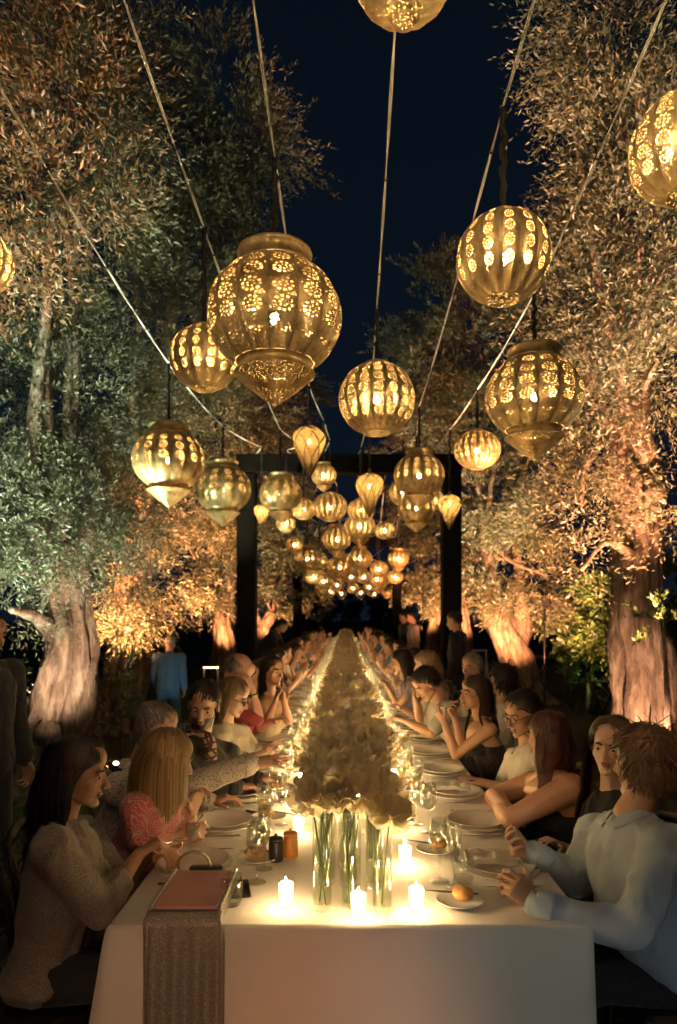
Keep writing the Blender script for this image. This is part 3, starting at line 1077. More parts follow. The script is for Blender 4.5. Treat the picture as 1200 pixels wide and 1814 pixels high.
def lantern(label, c, R, kind, pat, n, group, panels=True, seed=0, attach=None, yaw=0.0):
    c = np.asarray(c, float)
    t = thing('lantern', label, 'lantern', c, (0, 0, yaw), group)
    rk = round(R, 3)
    ztop = 0.0
    if kind == 'tear':
        prof = [(0.10, 1.05), (0.32, 1.0), (0.62, 0.93), (0.88, 0.72), (1.0, 0.42), (0.96, 0.10), (0.82, -0.3), (0.60, -0.8), (0.38, -1.3), (0.18, -1.7), (0.03, -2.0)]
        pr = catmull([(a * R, b * R) for a, b in prof], 22)
        obj('glass', cached(('tearg', rk), lambda: to_mesh('glass', lathe(pr, 24), CRACK)), t)

        def wires():
            g = Geo()
            for s in (-1, 1):
                for k in range(7):
                    th = np.linspace(0, 1, 26)
                    prr = catmull(pr, 26)
                    ang = k * 2 * math.pi / 7 + s * th * 2.4
                    pts = np.stack([prr[:, 0] * 1.02 * np.cos(ang), prr[:, 0] * 1.02 * np.sin(ang), prr[:, 1]], 1)
                    g.add(sweep(pts, 0.026 * R + 0.0008, 5))
            return to_mesh('wire_lattice', g, WIREM)
        obj('wire_lattice', cached(('tearw', rk), wires), t)
        obj('collar', cached(('tearc', rk), lambda: to_mesh('collar', lathe([(0.36 * R, 0.99 * R), (0.30 * R, 1.1 * R), (0.12 * R, 1.14 * R), (0.10 * R, 1.4 * R), (0.02 * R, 1.45 * R)], 16), BRASS)), t)
        ztop = 1.4 * R
        bz = 0.2 * R
    else:
        mat = PERF[pat]

        def gm():
            v, f, uv = gore(kind, R, n)
            return uv_mesh('panel', v, f, uv, mat)

        def whole():
            vs_, fs_, us_ = [], [], []
            o = 0
            v, f, uv = gore(kind, R, n, 5, 14)
            for k in range(n):
                vs_.append(v @ rotz(2 * math.pi * k / n).T)
                fs_ += [tuple(i + o for i in q) for q in f]
                us_.append(uv)
                o += len(v)
            return uv_mesh('shell', np.vstack(vs_), fs_, np.vstack(us_), mat)
        if panels:
            me = cached(('gore', kind, pat, rk, n), gm)
            for k in range(n):
                obj('panel', me, t, rot=(0, 0, 2 * math.pi * k / n))
        else:
            obj('shell', cached(('shell', kind, pat, rk, n), whole), t)
        r, z = body_profile(kind, 30)
        rt, zt, rb, zb = r[0] * R, z[0] * R, r[-1] * R, z[-1] * R
        if kind == 'onion':
            obj('collar', cached(('oc', rk), lambda: to_mesh('collar', lathe(
                [(rt * 1.02, zt - 0.01 * R), (rt * 1.06, zt + 0.03 * R), (rt * 0.94, zt + 0.06 * R), (rt * 0.97, zt + 0.20 * R), (rt * 1.03, zt + 0.22 * R), (rt * 1.0, zt + 0.26 * R),
                 (rt * 0.7, zt + 0.32 * R), (rt * 0.2, zt + 0.36 * R), (0.02 * R, zt + 0.38 * R)], 28), BRASS)), t)
            obj('neck_ring', cached(('or', rk), lambda: to_mesh('neck_ring', lathe(
                [(rb * 0.98, zb + 0.005 * R), (rb * 0.92, zb - 0.03 * R), (rb * 0.92, zb - 0.12 * R), (rb * 1.02, zb - 0.14 * R), (rb * 1.04, zb - 0.17 * R)], 28), BRASS)), t)
            obj('base_cone', cached(('ob', rk), lambda: to_mesh('base_cone', lathe(
                [(rb * 1.04, zb - 0.171 * R), (rb * 0.90, zb - 0.24 * R), (rb * 0.55, zb - 0.42 * R), (rb * 0.25, zb - 0.56 * R), (rb * 0.06, zb - 0.64 * R), (0.004 * R, zb - 0.67 * R)], 28), PRICK)), t)
            ztop = zt + 0.37 * R
        else:
            obj('collar', cached(('gc', kind, rk), lambda: to_mesh('collar', lathe(
                [(rt * 1.02, zt - 0.01 * R), (rt * 1.05, zt + 0.03 * R), (rt * 0.9, zt + 0.07 * R), (rt * 0.3, zt + 0.09 * R), (0.03 * R, zt + 0.14 * R), (0.01 * R, zt + 0.2 * R)], 24), BRASS)), t)
            obj('base_plate', cached(('gb', kind, rk), lambda: to_mesh('base_plate', lathe(
                [(rb * 1.03, zb + 0.005 * R), (rb * 1.0, zb - 0.03 * R), (rb * 0.85, zb - 0.035 * R), (rb * 0.8, zb - 0.015 * R), (rb * 0.5, zb - 0.02 * R), (rb * 0.45, zb - 0.035 * R), (rb * 0.2, zb - 0.03 * R), (0.005 * R, zb - 0.03 * R)], 24), PRICK)), t)
            ztop = zt + 0.15 * R
        bz = -0.02 * R
    br = 0.10 * R if R < 0.2 else 0.020
    br = min(max(br, 0.016), 0.03)
    bm_ = BULB_FILL if c[1] < 1.5 else BULB if c[1] < 5.8 else BULB_S
    obj('bulb', cached(('bulb', round(br, 3), bm_.name), lambda: to_mesh('bulb', ellipsoid((0, 0, 0), (br, br, br * 1.3), None, 10, 7), bm_)), t, (0, 0, bz))
    if attach is not None:
        L = attach[2] - c[2]
        rr = random.Random(seed)
        pts = []
        for i in range(14):
            s = i / 13
            pts.append((0.008 * math.sin(i * 2.1 + seed) * math.sin(s * 3.1), 0.008 * math.cos(i * 1.7) * math.sin(s * 3.1), ztop + (L - ztop) * s))
        rad = [0.010 + 0.006 * (0.5 + 0.5 * math.sin(i * 2.7 + seed)) for i in range(14)]
        obj('cord', to_mesh('cord', sweep(pts, rad, 8), CORD), t)
    return t


CABX = [-1.32, -0.78, -0.33, 0.18, 0.62, 1.10]
G1 = 'lanterns before the first portal'
G2 = 'lanterns beyond the first portal'
# label, px, py, r px, distance, shape, pattern, panels, cable
LAN = [
    ('largest brass lantern of all, with pierced rosettes and a pointed base', 487, 562, 116, 3.05, 'onion', 'onion_big', 14, 2),
    ('round brass lantern hanging high right of centre below a black cord', 892, 457, 81, 2.76, 'globe', 'globe', 14, 4),
    ('wide brass lantern with pointed base before the glowing right hand tree', 947, 702, 84, 4.28, 'onion', 'onion_big', 14, 5),
    ('dim speckled round lantern hanging in the centre against the sky', 668, 707, 66, 4.5, 'globe', 'globe_lace', 16, 3),
    ('small ribbed round lantern below the wide lantern on the right', 846, 797, 40, 6.2, 'pumpkin', 'pumpkin', 18, 5),
    ('round lantern half hidden behind the largest lantern', 362, 635, 59, 3.58, 'globe', 'globe', 14, 1),
    ('squat onion lantern with three rosettes per panel at far left', 299, 815, 62, 5.5, 'onion', 'onion', 14, 0),
    ('onion lantern with pointed base just left of the left post', 395, 866, 49, 7.7, 'onion', 'onion', 12, 0),
    ('lantern cut off by the top edge of the picture', 716, -62, 92, 1.95, 'globe', 'globe_lace', 14, 3),
    ('large ribbed lantern cut off by the right edge', 1216, 262, 94, 2.15, 'globe', 'globe_lace', 14, 5),
    ('lantern cut off by the left edge of the picture', -38, 463, 56, 2.5, 'globe', 'globe_lace', 14, 0),
    ('teardrop crackle glass lantern below the largest lantern', 548, 788, 30, 6.1, 'tear', None, 0, 2),
    ('small pointed lantern touching the tip of the upper teardrop', 574, 842, 22, 7.4, 'onion', 'pumpkin', 14, 2),
    ('teardrop crackle glass lantern right of centre', 655, 866, 25, 6.9, 'tear', None, 0, 3),
    ('onion lantern hung on small chains left of the right post', 743, 842, 44, 6.8, 'onion', 'onion', 14, 4),
    ('lantern peeping out left behind the chained onion lantern', 714, 872, 24, 8.6, 'globe', 'globe', 12, 4),
    ('pointed lantern hanging directly below the chained onion lantern', 738, 900, 32, 8.3, 'onion', 'onion', 12, 4),
    ('small lantern peeping out right behind the chained onion lantern', 769, 886, 18, 9.4, 'globe', 'globe', 12, 5),
    ('teardrop lantern in front of the right post', 797, 898, 20, 7.9, 'tear', None, 0, 5),
    ('onion lantern inside the portal beside the left post', 497, 876, 37, 7.9, 'onion', 'onion', 12, 1),
    ('little teardrop lantern touching the left post', 464, 908, 14, 9.2, 'tear', None, 0, 0),
    ('ribbed lantern right behind the onion beside the left post', 538, 902, 22, 9.0, 'pumpkin', 'pumpkin', 14, 1),
    ('smallest round lantern below the onion beside the left post', 507, 927, 17, 9.5, 'globe', 'globe', 12, 1),
    ('broad ribbed lantern in the centre of the portal opening', 585, 898, 30, 8.6, 'pumpkin', 'pumpkin', 16, 2),
    ('ribbed lantern behind the right hand teardrop', 640, 904, 24, 9.2, 'pumpkin', 'pumpkin', 14, 3),
    ('pointed lantern under the ribbed one right of centre', 638, 932, 27, 9.7, 'onion', 'pumpkin', 14, 3),
    ('small flat ribbed lantern right of the pointed one', 682, 940, 18, 11.2, 'pumpkin', 'pumpkin', 14, 4),
    ('onion lantern hanging lowest in the centre of the portal', 597, 955, 25, 11.5, 'onion', 'pumpkin', 14, 2),
]
FAR = [(522, 965, 15, 13, 'globe'), (545, 990, 23, 14, 'onion'), (566, 996, 16, 15, 'onion'), (603, 1005, 24, 15.2, 'onion'), (638, 990, 22, 13.4, 'onion'), (672, 1008, 16, 16.4, 'pumpkin'),
       (668, 1026, 19, 17.5, 'onion'), (706, 990, 18, 14, 'onion'), (573, 1030, 16, 18.5, 'onion'), (700, 1022, 14, 19.6, 'pumpkin'), (556, 1022, 15, 18, 'pumpkin'), (645, 1022, 14, 20, 'pumpkin'),
       (622, 1022, 13, 21.5, 'onion'), (682, 1034, 13, 22, 'onion'), (598, 1036, 13, 23, 'globe'), (570, 1044, 12, 24, 'onion'), (655, 1040, 12, 24.5, 'onion'), (626, 1042, 11, 26, 'globe'),
       (686, 1046, 11, 26.5, 'onion'), (586, 1048, 10, 28, 'pumpkin'), (640, 1050, 10, 29, 'onion'), (664, 1052, 9, 31, 'globe'), (606, 1052, 9, 31, 'onion')]
attach_pts = {i: [] for i in range(6)}
for i, (lab, px, py, rp, d, kind, pat, n, cb) in enumerate(LAN):
    c = P(px, py, d)
    at = np.array([c[0], c[1], cable_z(d)])
    attach_pts[cb].append(at)
    if i == 14:
        attach_pts[cb][-1] = at
    lantern(lab, c, round(rp * d / FOC, 3), kind, pat, n, G1, panels=(i in (0, 1, 2, 3, 4, 5, 6, 7, 9, 14)), seed=i, attach=at, yaw=0.13 * i)
for i, (px, py, rp, d, kind) in enumerate(FAR):
    c = P(px, py, d)
    at = np.array([c[0], c[1], cable_z(d)])
    cb = int(np.argmin([abs(c[0] - x) for x in CABX]))
    attach_pts[cb].append(at)
    lantern('%s lantern beyond the first portal counting away from the camera' % nth(i + 1), c, round(rp * d / FOC, 2), kind, {'onion': 'onion', 'globe': 'globe', 'pumpkin': 'pumpkin'}[kind], 12, G2,
            panels=False, seed=50 + i, attach=at)

# unseen lanterns added above the camera as warm overhead fill light
FILL_LANTERNS = [(-1.25, 1.0, 3.1, 0.22), (-0.75, 0.3, 3.05, 0.26), (-0.30, 1.2, 3.25, 0.24), (0.62, 0.9, 3.1, 0.26), (1.08, 0.2, 3.05, 0.22), (0.2, -0.2, 3.1, 0.28)]
for i, (x, y, z, R) in enumerate(FILL_LANTERNS):
    at = np.array([x, y, cable_z(y)])
    attach_pts[int(np.argmin([abs(x - q) for q in CABX]))].append(at)
    lantern('%s unseen fill light lantern added above the camera, counting from the left' % nth(1 + sorted(o[0] for o in FILL_LANTERNS).index(x)), (x, y, z), R, 'globe', 'globe_lace', 14, G1, panels=False, seed=90 + i, attach=at)

# ------------------------------------------------------------------ cables
CABLE = simple('pale_cable', (0.66, 0.66, 0.62), 0.6, var=0.15, bstr=0)
CNAME = ['leftmost', 'second from left', 'third from left', 'third from right', 'second from right', 'rightmost']
for k, x in enumerate(CABX):
    for s, (a, b) in enumerate(((-0.9, 10.0), (10.0, 20.6), (20.6, 31.2))):
        pts = sorted([p for p in attach_pts[k] if a < p[1] < b], key=lambda q: q[1])
        merged = []
        for p in pts:
            if merged and p[1] - merged[-1][1] < 0.5:
                continue
            merged.append(p)
        way = [np.array([x, a, 4.08])] + merged + [np.array([x, b, 4.08])]
        dense = []
        for p, q in zip(way[:-1], way[1:]):
            m = max(3, int(np.linalg.norm(q - p) / 0.12))
            for t in np.linspace(0, 1, m, endpoint=False):
                pt = p + (q - p) * t
                pt[2] -= 0.05 * 4 * t * (1 - t) * np.linalg.norm(q - p) / 4
                dense.append(pt)
        dense.append(way[-1])
        dense = np.array(dense)
        lab = '%s of the cables strung %s' % (CNAME[k], ('from above the camera to the nearest portal', 'from the nearest portal to the second', 'from the second portal to the third')[s])
        t = thing('cable', lab, 'cable', (x, a, 4.08), group='lantern cables')
        o0 = np.array([x, a, 4.08])
        tw = np.arange(len(dense)) * (0.55 if s == 0 else 0.3)
        for h in (0, math.pi):
            off = np.stack([0.0036 * np.cos(tw + h), np.zeros(len(dense)), 0.0036 * np.sin(tw + h)], 1)
            obj('strand', to_mesh('strand', sweep(dense + off - o0, 0.0034, 6), CABLE), t)
        if s == 0:
            me = cached('tie', lambda: to_mesh('tie', lathe([(0.011, -0.006), (0.013, -0.005), (0.013, 0.005), (0.011, 0.006)], 10), CORD))
            for j in range(4, len(dense) - 2, 7):
                dd = dense[j + 1] - dense[j - 1]
                tie = obj('tie', me, t, tuple(dense[j] - o0))
                tie.rotation_euler = Vector(dd).to_track_quat('Z', 'Y').to_euler()

# ------------------------------------------------------------------ people
def mat_skin():
    m, nt, out = newmat('skin')
    at = N(nt, 'ShaderNodeAttribute', attribute_name='tone')
    f = noise_n(nt, 18, 4)
    c = mixrgb(nt, 0.35, at.outputs['Color'], ramp(nt, f, [(0.3, (0.80, 0.66, 0.60)), (0.7, (1.0, 1.0, 1.0))]), 'MULTIPLY')
    p = principled(nt, out, c, 0.48, 0, bump_n(nt, noise_n(nt, 160, 2), 0.12, 0.002))
    p.inputs['Subsurface Weight'].default_value = 0.12
    p.inputs['Subsurface Radius'].default_value = (1.0, 0.35, 0.15)
    p.inputs['Subsurface Scale'].default_value = 0.012
    return m


SKIN = mat_skin()


def mat_hair():
    m, nt, out = newmat('hair')
    at = N(nt, 'ShaderNodeAttribute', attribute_name='tone')
    principled(nt, out, at.outputs['Color'], 0.52)
    return m


HAIR = mat_hair()
EYEW = simple('eye_white', (0.55, 0.50, 0.45), 0.2, bstr=0)
IRIS = simple('iris', (0.02, 0.012, 0.008), 0.15, bstr=0)
LENS = thin_glass('spectacle_lens')
FRAME = simple('spectacle_frame', (0.015, 0.012, 0.01), 0.3, bstr=0)


def cloth(name, col, kind='plain', col2=None, rough=0.85, scale=1.0, bs=0.9):
    m, nt, out = newmat(name)
    tc = N(nt, 'ShaderNodeTexCoord')
    ob = tc.outputs['Object']
    weave = noise_n(nt, 260 * scale, 2, 0.6, ob)
    fold = noise_n(nt, 9, 3, 0.55, ob, sc3=(1, 1, 0.45))
    base = ramp(nt, noise_n(nt, 5, 3, 0.5, ob), [(0.3, tuple(c * 0.82 for c in col)), (0.7, col)])
    if kind == 'knit':
        w1 = N(nt, 'ShaderNodeTexChecker')
        w1.inputs['Scale'].default_value = 120 * scale
        mp = N(nt, 'ShaderNodeMapping')
        mp.inputs['Rotation'].default_value = (0.5, 0.6, 0.7)
        nt.links.new(ob, mp.inputs[0])
        nt.links.new(mp.outputs[0], w1.inputs['Vector'])
        base = mixrgb(nt, w1.outputs['Fac'], base, col2)
    elif kind == 'speckle':
        v = N(nt, 'ShaderNodeTexVoronoi')
        v.inputs['Scale'].default_value = 110 * scale
        nt.links.new(ob, v.inputs['Vector'])
        base = mixrgb(nt, math_n(nt, 'LESS_THAN', v.outputs['Distance'], 0.33), base, col2)
    elif kind == 'floral':
        v = N(nt, 'ShaderNodeTexVoronoi')
        v.inputs['Scale'].default_value = 24 * scale
        nt.links.new(ob, v.inputs['Vector'])
        sp = math_n(nt, 'SINE', math_n(nt, 'MULTIPLY', v.outputs['Distance'], 26.0))
        c1 = mixrgb(nt, math_n(nt, 'GREATER_THAN', noise_n(nt, 11 * scale, 2, 0.5, ob), 0.52), base, col2)
        base = mixrgb(nt, math_n(nt, 'MULTIPLY', math_n(nt, 'GREATER_THAN', sp, 0.55), 0.7), c1, (0.55, 0.42, 0.36))
    elif kind == 'check':
        sep = N(nt, 'ShaderNodeSeparateXYZ')
        mp = N(nt, 'ShaderNodeMapping')
        mp.inputs['Rotation'].default_value = (0.2, 0.3, 0.4)
        nt.links.new(ob, mp.inputs[0])
        nt.links.new(mp.outputs[0], sep.inputs[0])
        ln = None
        for ax in (0, 1, 2):
            s = math_n(nt, 'GREATER_THAN', math_n(nt, 'SINE', math_n(nt, 'MULTIPLY', sep.outputs[ax], 330.0 * scale)), 0.55)
            ln = s if ln is None else math_n(nt, 'MAXIMUM', ln, s)
        base = mixrgb(nt, ln, base, col2)
    elif kind == 'stripe':
        sep = N(nt, 'ShaderNodeSeparateXYZ')
        nt.links.new(ob, sep.inputs[0])
        s = math_n(nt, 'GREATER_THAN', math_n(nt, 'SINE', math_n(nt, 'MULTIPLY', sep.outputs[2], 160.0 * scale)), 0.0)
        base = mixrgb(nt, s, base, col2)
    h = math_n(nt, 'ADD', math_n(nt, 'MULTIPLY', fold, 1.0), math_n(nt, 'MULTIPLY', weave, 0.025))
    p = principled(nt, out, base, rough, 0, bump_n(nt, h, bs, 0.03))
    p.inputs['Sheen Weight'].default_value = 0.15
    return m


def loft(rings, seg=30, n=18):
    """rings: (centre, right, front, half width, half depth)"""
    rows = np.array([np.concatenate([c, x, y, [a, b]]) for c, x, y, a, b in rings])
    rows = catmull(rows, n)
    t = np.linspace(0, 2 * math.pi, seg, endpoint=False)
    cx = np.sign(np.cos(t)) * np.abs(np.cos(t)) ** 0.85
    sy = np.sign(np.sin(t)) * np.abs(np.sin(t)) ** 0.85
    v = []
    for r in rows:
        v.append(r[:3] + r[9] * cx[:, None] * nrm(r[3:6]) + r[10] * sy[:, None] * nrm(r[6:9]))
    return np.vstack(v), ring_faces(len(rows), seg)


HAND_POSE = {
    'relaxed': [(22, 35, 22), (26, 38, 24), (30, 42, 26), (34, 46, 28)],
    'cup': [(30, 45, 25), (38, 50, 28), (46, 54, 30), (54, 58, 32)],
    'open': [(2, 10, 6), (6, 12, 8), (8, 14, 8), (6, 16, 10)],
    'fist': [(62, 88, 50), (70, 92, 55), (74, 94, 55), (78, 94, 55)],
    'pinch': [(52, 48, 20), (50, 60, 30), (44, 62, 34), (40, 60, 34)],
    'flat': [(4, 6, 4), (4, 6, 4), (5, 7, 4), (6, 8, 5)],
}


def hand_geo(g, wrist, d, n, right, pose, s=1.0, thumb=(0.62, 0.68, 0.35)):
    """palm, five jointed fingers; d along the hand, n out of the palm"""
    d = nrm(d)
    n = nrm(np.asarray(n, float) - d * np.dot(n, d))
    t = np.cross(d, n) * (1 if right else -1)
    w = np.asarray(wrist, float)
    g.add(loft([(w - d * 0.012 * s, t, n, 0.025 * s, 0.019 * s), (w + d * 0.02 * s, t, n, 0.030 * s, 0.018 * s), (w + d * 0.055 * s, t, n, 0.040 * s, 0.0165 * s), (w + d * 0.09 * s, t, n, 0.041 * s, 0.013 * s)], 16, 8))
    L = [(.043, .026, .021), (.047, .029, .022), (.043, .027, .021), (.034, .021, .019)]
    for i, (ang, ln, off) in enumerate(zip(HAND_POSE[pose], L, (0.0305, 0.0105, -0.0105, -0.0300))):
        p = w + (d * (0.088 - 0.006 * abs(i - 1.2)) + t * off) * s
        a = 0.0
        sp = (1.3 - i) * 0.075
        fd = nrm(d + t * sp)
        r0 = 0.0088
        for k in range(3):
            a += math.radians(ang[k])
            dr = fd * math.cos(a) + n * math.sin(a)
            q = p + dr * ln[k] * s
            g.add(rcone(p, (r0 - 0.0007 * k) * s, q, (r0 - 0.0007 * (k + 1)) * s, 10, 3))
            p = q
    p = w + (d * 0.028 + t * 0.026 + n * 0.004) * s
    td = nrm(d * thumb[0] + t * thumb[1] + n * thumb[2])
    q = p + td * 0.042 * s
    g.add(rcone(p, 0.0145 * s, q, 0.0105 * s, 10, 3))
    td2 = nrm(td + d * 0.35 + n * 0.1)
    q2 = q + td2 * 0.034 * s
    g.add(rcone(q, 0.0104 * s, q2, 0.0085 * s, 10, 3))


def head_geo(g, c, R, s, female, jaw=1.0):
    def E(p, r, Rl=None):
        vf = ellipsoid((0, 0, 0), np.array(r), Rl)
        v = (vf[0] + np.array(p)) * s
        g.add((v @ R.T + c, vf[1]))

    def RC(p, r0, q, r1):
        vf = rcone(np.array(p), r0, np.array(q), r1, 12, 4)
        g.add(((vf[0] * s) @ R.T + c, vf[1]))
    E((0, -0.018, 0.040), (0.074, 0.094, 0.082))
    E((0, 0.028, -0.018), (0.0605, 0.062, 0.086))
    E((0, 0.030, -0.062), (0.047 * jaw, 0.052, 0.042))
    E((0, 0.050, 0.062), (0.055, 0.042, 0.046))
    E((0, 0.074, -0.094), (0.020 * jaw, 0.017, 0.017))
    RC((0.045 * jaw, 0.005, -0.055), 0.018, (0.014, 0.070, -0.095), 0.014)
    RC((-0.045 * jaw, 0.005, -0.055), 0.018, (-0.014, 0.070, -0.095), 0.014)
    b = 0.010 if female else 0.013
    E((0.030, 0.080, 0.024), (0.024, 0.010, b * 0.8))
    E((-0.030, 0.080, 0.024), (0.024, 0.010, b * 0.8))
    RC((0, 0.086, 0.016), 0.0085, (0, 0.112, -0.030), 0.0105)
    for sx in (-1, 1):
        E((sx * 0.012, 0.100, -0.034), (0.0085, 0.010, 0.0075))
        E((sx * 0.037, 0.052, -0.022), (0.024, 0.026, 0.026))
        E((sx * 0.031, 0.0755, 0.0135), (0.0150, 0.0095, 0.0045))
        E((sx * 0.031, 0.0745, -0.0055), (0.0140, 0.0085, 0.0040))
        E((sx * 0.0745, -0.006, -0.008), (0.009, 0.019, 0.031), rotz(-sx * 0.45))
    E((0, 0.0895, -0.0555), (0.021, 0.0085, 0.0055))
    E((0, 0.0875, -0.0660), (0.019, 0.0085, 0.0065))


def basis(face, up=(0, 0, 1)):
    f = nrm(face)
    r = nrm(np.cross(f, np.asarray(up, float)))
    u = np.cross(r, f)
    return np.stack([r, f, u], 1)


def hair_mesh(c, R, s, style, col, seed, n=1100, nape=None, col2=None, tuck=None):
    """cap plus many flat strands that fall over skull and shoulders"""
    r = np.random.default_rng(seed)
    sk_c = np.array([0, -0.016, 0.042])
    sk_r = np.array([0.078, 0.099, 0.087])
    d = unit_rand(r, n * 6)
    p = sk_c + d * sk_r
    fw = d[:, 1]
    # hairline: nothing on the face
    keep = (d[:, 2] > 0.50 * fw + 0.12 * np.maximum(0, -fw) - 0.42 + 0.55 * np.maximum(fw, 0)) & ~((fw > 0.60) & (d[:, 2] < 0.55)) & ~((np.abs(d[:, 0]) > 0.8) & (d[:, 2] < -0.12) & (fw > -0.15)) & ~((fw > 0.08) & (d[:, 2] < 0.22) & (np.abs(d[:, 0]) > 0.5))
    if style == 'bald':
        keep &= (d[:, 2] < 0.45) & (fw < 0.3)
    p, d = p[keep][:n], d[keep][:n]
    n = len(p)
    st = dict(short=(6, 0.008, 0.0065), tousled=(9, 0.0085, 0.0046), curly=(10, 0.010, 0.007), bald=(5, 0.007, 0.010), bob=(16, 0.0165, 0.0052), long=(20, 0.0235, 0.0075), medium=(16, 0.0195, 0.0075), up=(9, 0.013, 0.012))[style]
    seg, step, wid = st
    ln = step * ((0.9 + 0.2 * r.random(n)) if style == 'bob' else (0.78 + 0.44 * r.random(n)))
    part = 0.012
    crown = np.array([0, -0.35, 0.93])
    if style in ('bob', 'long', 'medium'):
        sx = np.sign(p[:, 0] - part)
        dirv = (d - np.array([0, -0.12, 0.985])) * 1.3 + np.stack([sx * np.clip(d[:, 1] + 0.45, 0, 1), -0.3 * np.clip(d[:, 1], 0, 1), np.zeros(n)], 1) + 0.10 * unit_rand(r, n)
    elif style == 'up':
        dirv = np.array([0, -1.0, 0.35]) + 0.15 * unit_rand(r, n)
    elif style in ('tousled', 'curly'):
        dirv = d - crown + 0.5 * unit_rand(r, n) + np.array([0, 0.15, 0])
    else:
        dirv = np.array([0.25, 0.7, 0.1]) * (d[:, 2:3] > 0.35) + (d - crown) * 0.8 + 0.18 * unit_rand(r, n)
    G = {'bob': 0.6, 'long': 0.6, 'medium': 0.6}.get(style, 0.14)
    tang = nrm_rows(dirv - d * np.sum(dirv * d, 1)[:, None])
    pts = [p.copy()]
    cur = p.copy()
    lift = 1.03 + 0.13 * r.random(n) ** 1.5
    if style in ('tousled', 'curly'):
        lift += 0.16 * r.random(n)
    wob = unit_rand(r, n)
    stick = r.random(n) < {'tousled': 0.97, 'curly': 0.93}.get(style, 1.1)
    down_local = R.T @ np.array([0, 0, -1.0])
    for k in range(seg):
        amt = {'curly': 1.1, 'tousled': 0.7}.get(style, 0.06)
        tang = nrm_rows(tang + G * down_local * (0.35 + 0.65 * k / seg) + amt * np.sin(k * 1.3 + wob[:, :1] * 6) * np.cross(tang, wob) * 0.6)
        prev = cur.copy()
        cur = cur + tang * ln[:, None]
        # keep off the skull
        q = (cur - sk_c) / sk_r
        rr = np.linalg.norm(q, axis=1)
        m = (rr < lift) | ((rr > lift) & (rr < 1.75) & (q[:, 2] > -0.25) & stick)
        cur[m] = sk_c + (q[m] / rr[m][:, None] * lift[m][:, None]) * sk_r
        tang = nrm_rows(cur - prev)
        # keep off the face and neck
        q = (cur - np.array([0, 0.012, -0.045])) / np.array([0.073, 0.080, 0.095])
        rr = np.linalg.norm(q, axis=1)
        m = rr < 1.05
        if m.any():
            q2 = q[m] / rr[m][:, None]
            cur[m] = np.array([0, 0.012, -0.045]) + q2 * 1.05 * np.array([0.073, 0.080, 0.095])
        if style in ('long', 'medium') and nape is not None:
            wq = ((cur * s) @ R.T + c - nape[0]) @ nape[2]
            low = cur[:, 2] < -0.08
            wq[low, 0] *= 0.93
            zz = wq[:, 2] / nape[1][2]
            need = np.sqrt(np.maximum(0, 1 - zz * zz))
            hh = wq[:, :2] / nape[1][:2]
            hn = np.linalg.norm(hh, axis=1)
            m = (np.abs(zz) < 1) & (hn < need)
            if m.any():
                bk = hh[m].copy()
                bk[:, 1] = np.where(bk[:, 1] < 0.35, -np.abs(bk[:, 1]) - 0.25, bk[:, 1])
                bk /= np.linalg.norm(bk, axis=1)[:, None]
                wq[m, :2] = bk * need[m][:, None] * nape[1][:2]
            mm = m | low
            if mm.any():
                cur[mm] = ((wq[mm] @ nape[2].T + nape[0] - c) @ R) / s
        if tuck is not None:
            lim = tuck + 0.5 * np.maximum(0, cur[:, 2] - 0.0)
            m = (cur[:, 2] < 0.055) & (cur[:, 1] > lim)
            cur[m, 1] = cur[m, 1] * 0.35 + lim[m] * 0.65
        pts.append(cur.copy())
    pts = np.stack(pts, 1)  # n, seg+1, 3
    tg = np.gradient(pts, axis=1)
    outw = pts - np.array([0, -0.01, 0.0])
    outw[..., 2] *= 0.4
    side = np.cross(tg, outw)
    side /= np.linalg.norm(side, axis=2, keepdims=True) + 1e-9
    prof = np.linspace(0, 1, seg + 1)
    w = wid * 0.5 * (0.65 + 0.7 * r.random(n))[:, None] * (0.6 + 0.4 * np.sin(np.minimum(1, prof * 1.4) * math.pi / 2 + 0.3)) * (1 - 0.75 * prof ** 6) * (1 + (0.6 if style in ('bob', 'long', 'medium') else 0.0) * prof)
    a = pts - side * w[..., None]
    b = pts + side * w[..., None]
    V = np.stack([a, b], 2).reshape(n, -1, 3)
    V = (V.reshape(-1, 3) * s) @ R.T + c
    m2 = 2 * (seg + 1)
    base = (np.arange(n) * m2)[:, None]
    k = np.arange(seg) * 2
    F = np.stack([base + k, base + k + 1, base + k + 3, base + k + 2], -1).reshape(-1, 4)
    # cap under the strands
    cd = ellipsoid((0, 0, 0), (1, 1, 1), None, 30, 20)
    cv = cd[0]
    cf = []
    for q in cd[1]:
        mm = cv[list(q)].mean(0)
        f_ = mm[1]
        ok = (mm[2] > 0.50 * f_ + 0.12 * max(0, -f_) - 0.40 + 0.55 * max(f_, 0)) and not (f_ > 0.60 and mm[2] < 0.55) and not (abs(mm[0]) > 0.78 and mm[2] < -0.1 and f_ > -0.2) and not (f_ > 0.08 and mm[2] < 0.22 and abs(mm[0]) > 0.5)
        if style == 'bald':
            ok = ok and mm[2] < 0.42 and f_ < 0.25
        if ok:
            cf.append(q)
    cvw = ((sk_c + cv * sk_r * 1.005) * s) @ R.T + c
    me = bpy.data.meshes.new('hair')
    allv = np.vstack([V, cvw])
    me.from_pydata(allv.tolist(), [], F.tolist() + [[i + len(V) for i in q] for q in cf])
    me.polygons.foreach_set('use_smooth', [True] * len(me.polygons))
    me.materials.append(HAIR)
    tone = np.zeros((len(allv), 3))
    var = 0.55 + 0.9 * r.random(n)
    c2 = np.asarray(col2 if col2 is not None else col)
    mixv = r.random(n)[:, None]
    sc_ = (np.asarray(col) * (1 - mixv) + c2 * mixv) * var[:, None]
    tone[:len(V)] = np.repeat(sc_, m2, 0)
    tone[len(V):] = np.asarray(col) * 0.6
    set_col(me, 'tone', tone)
    return me


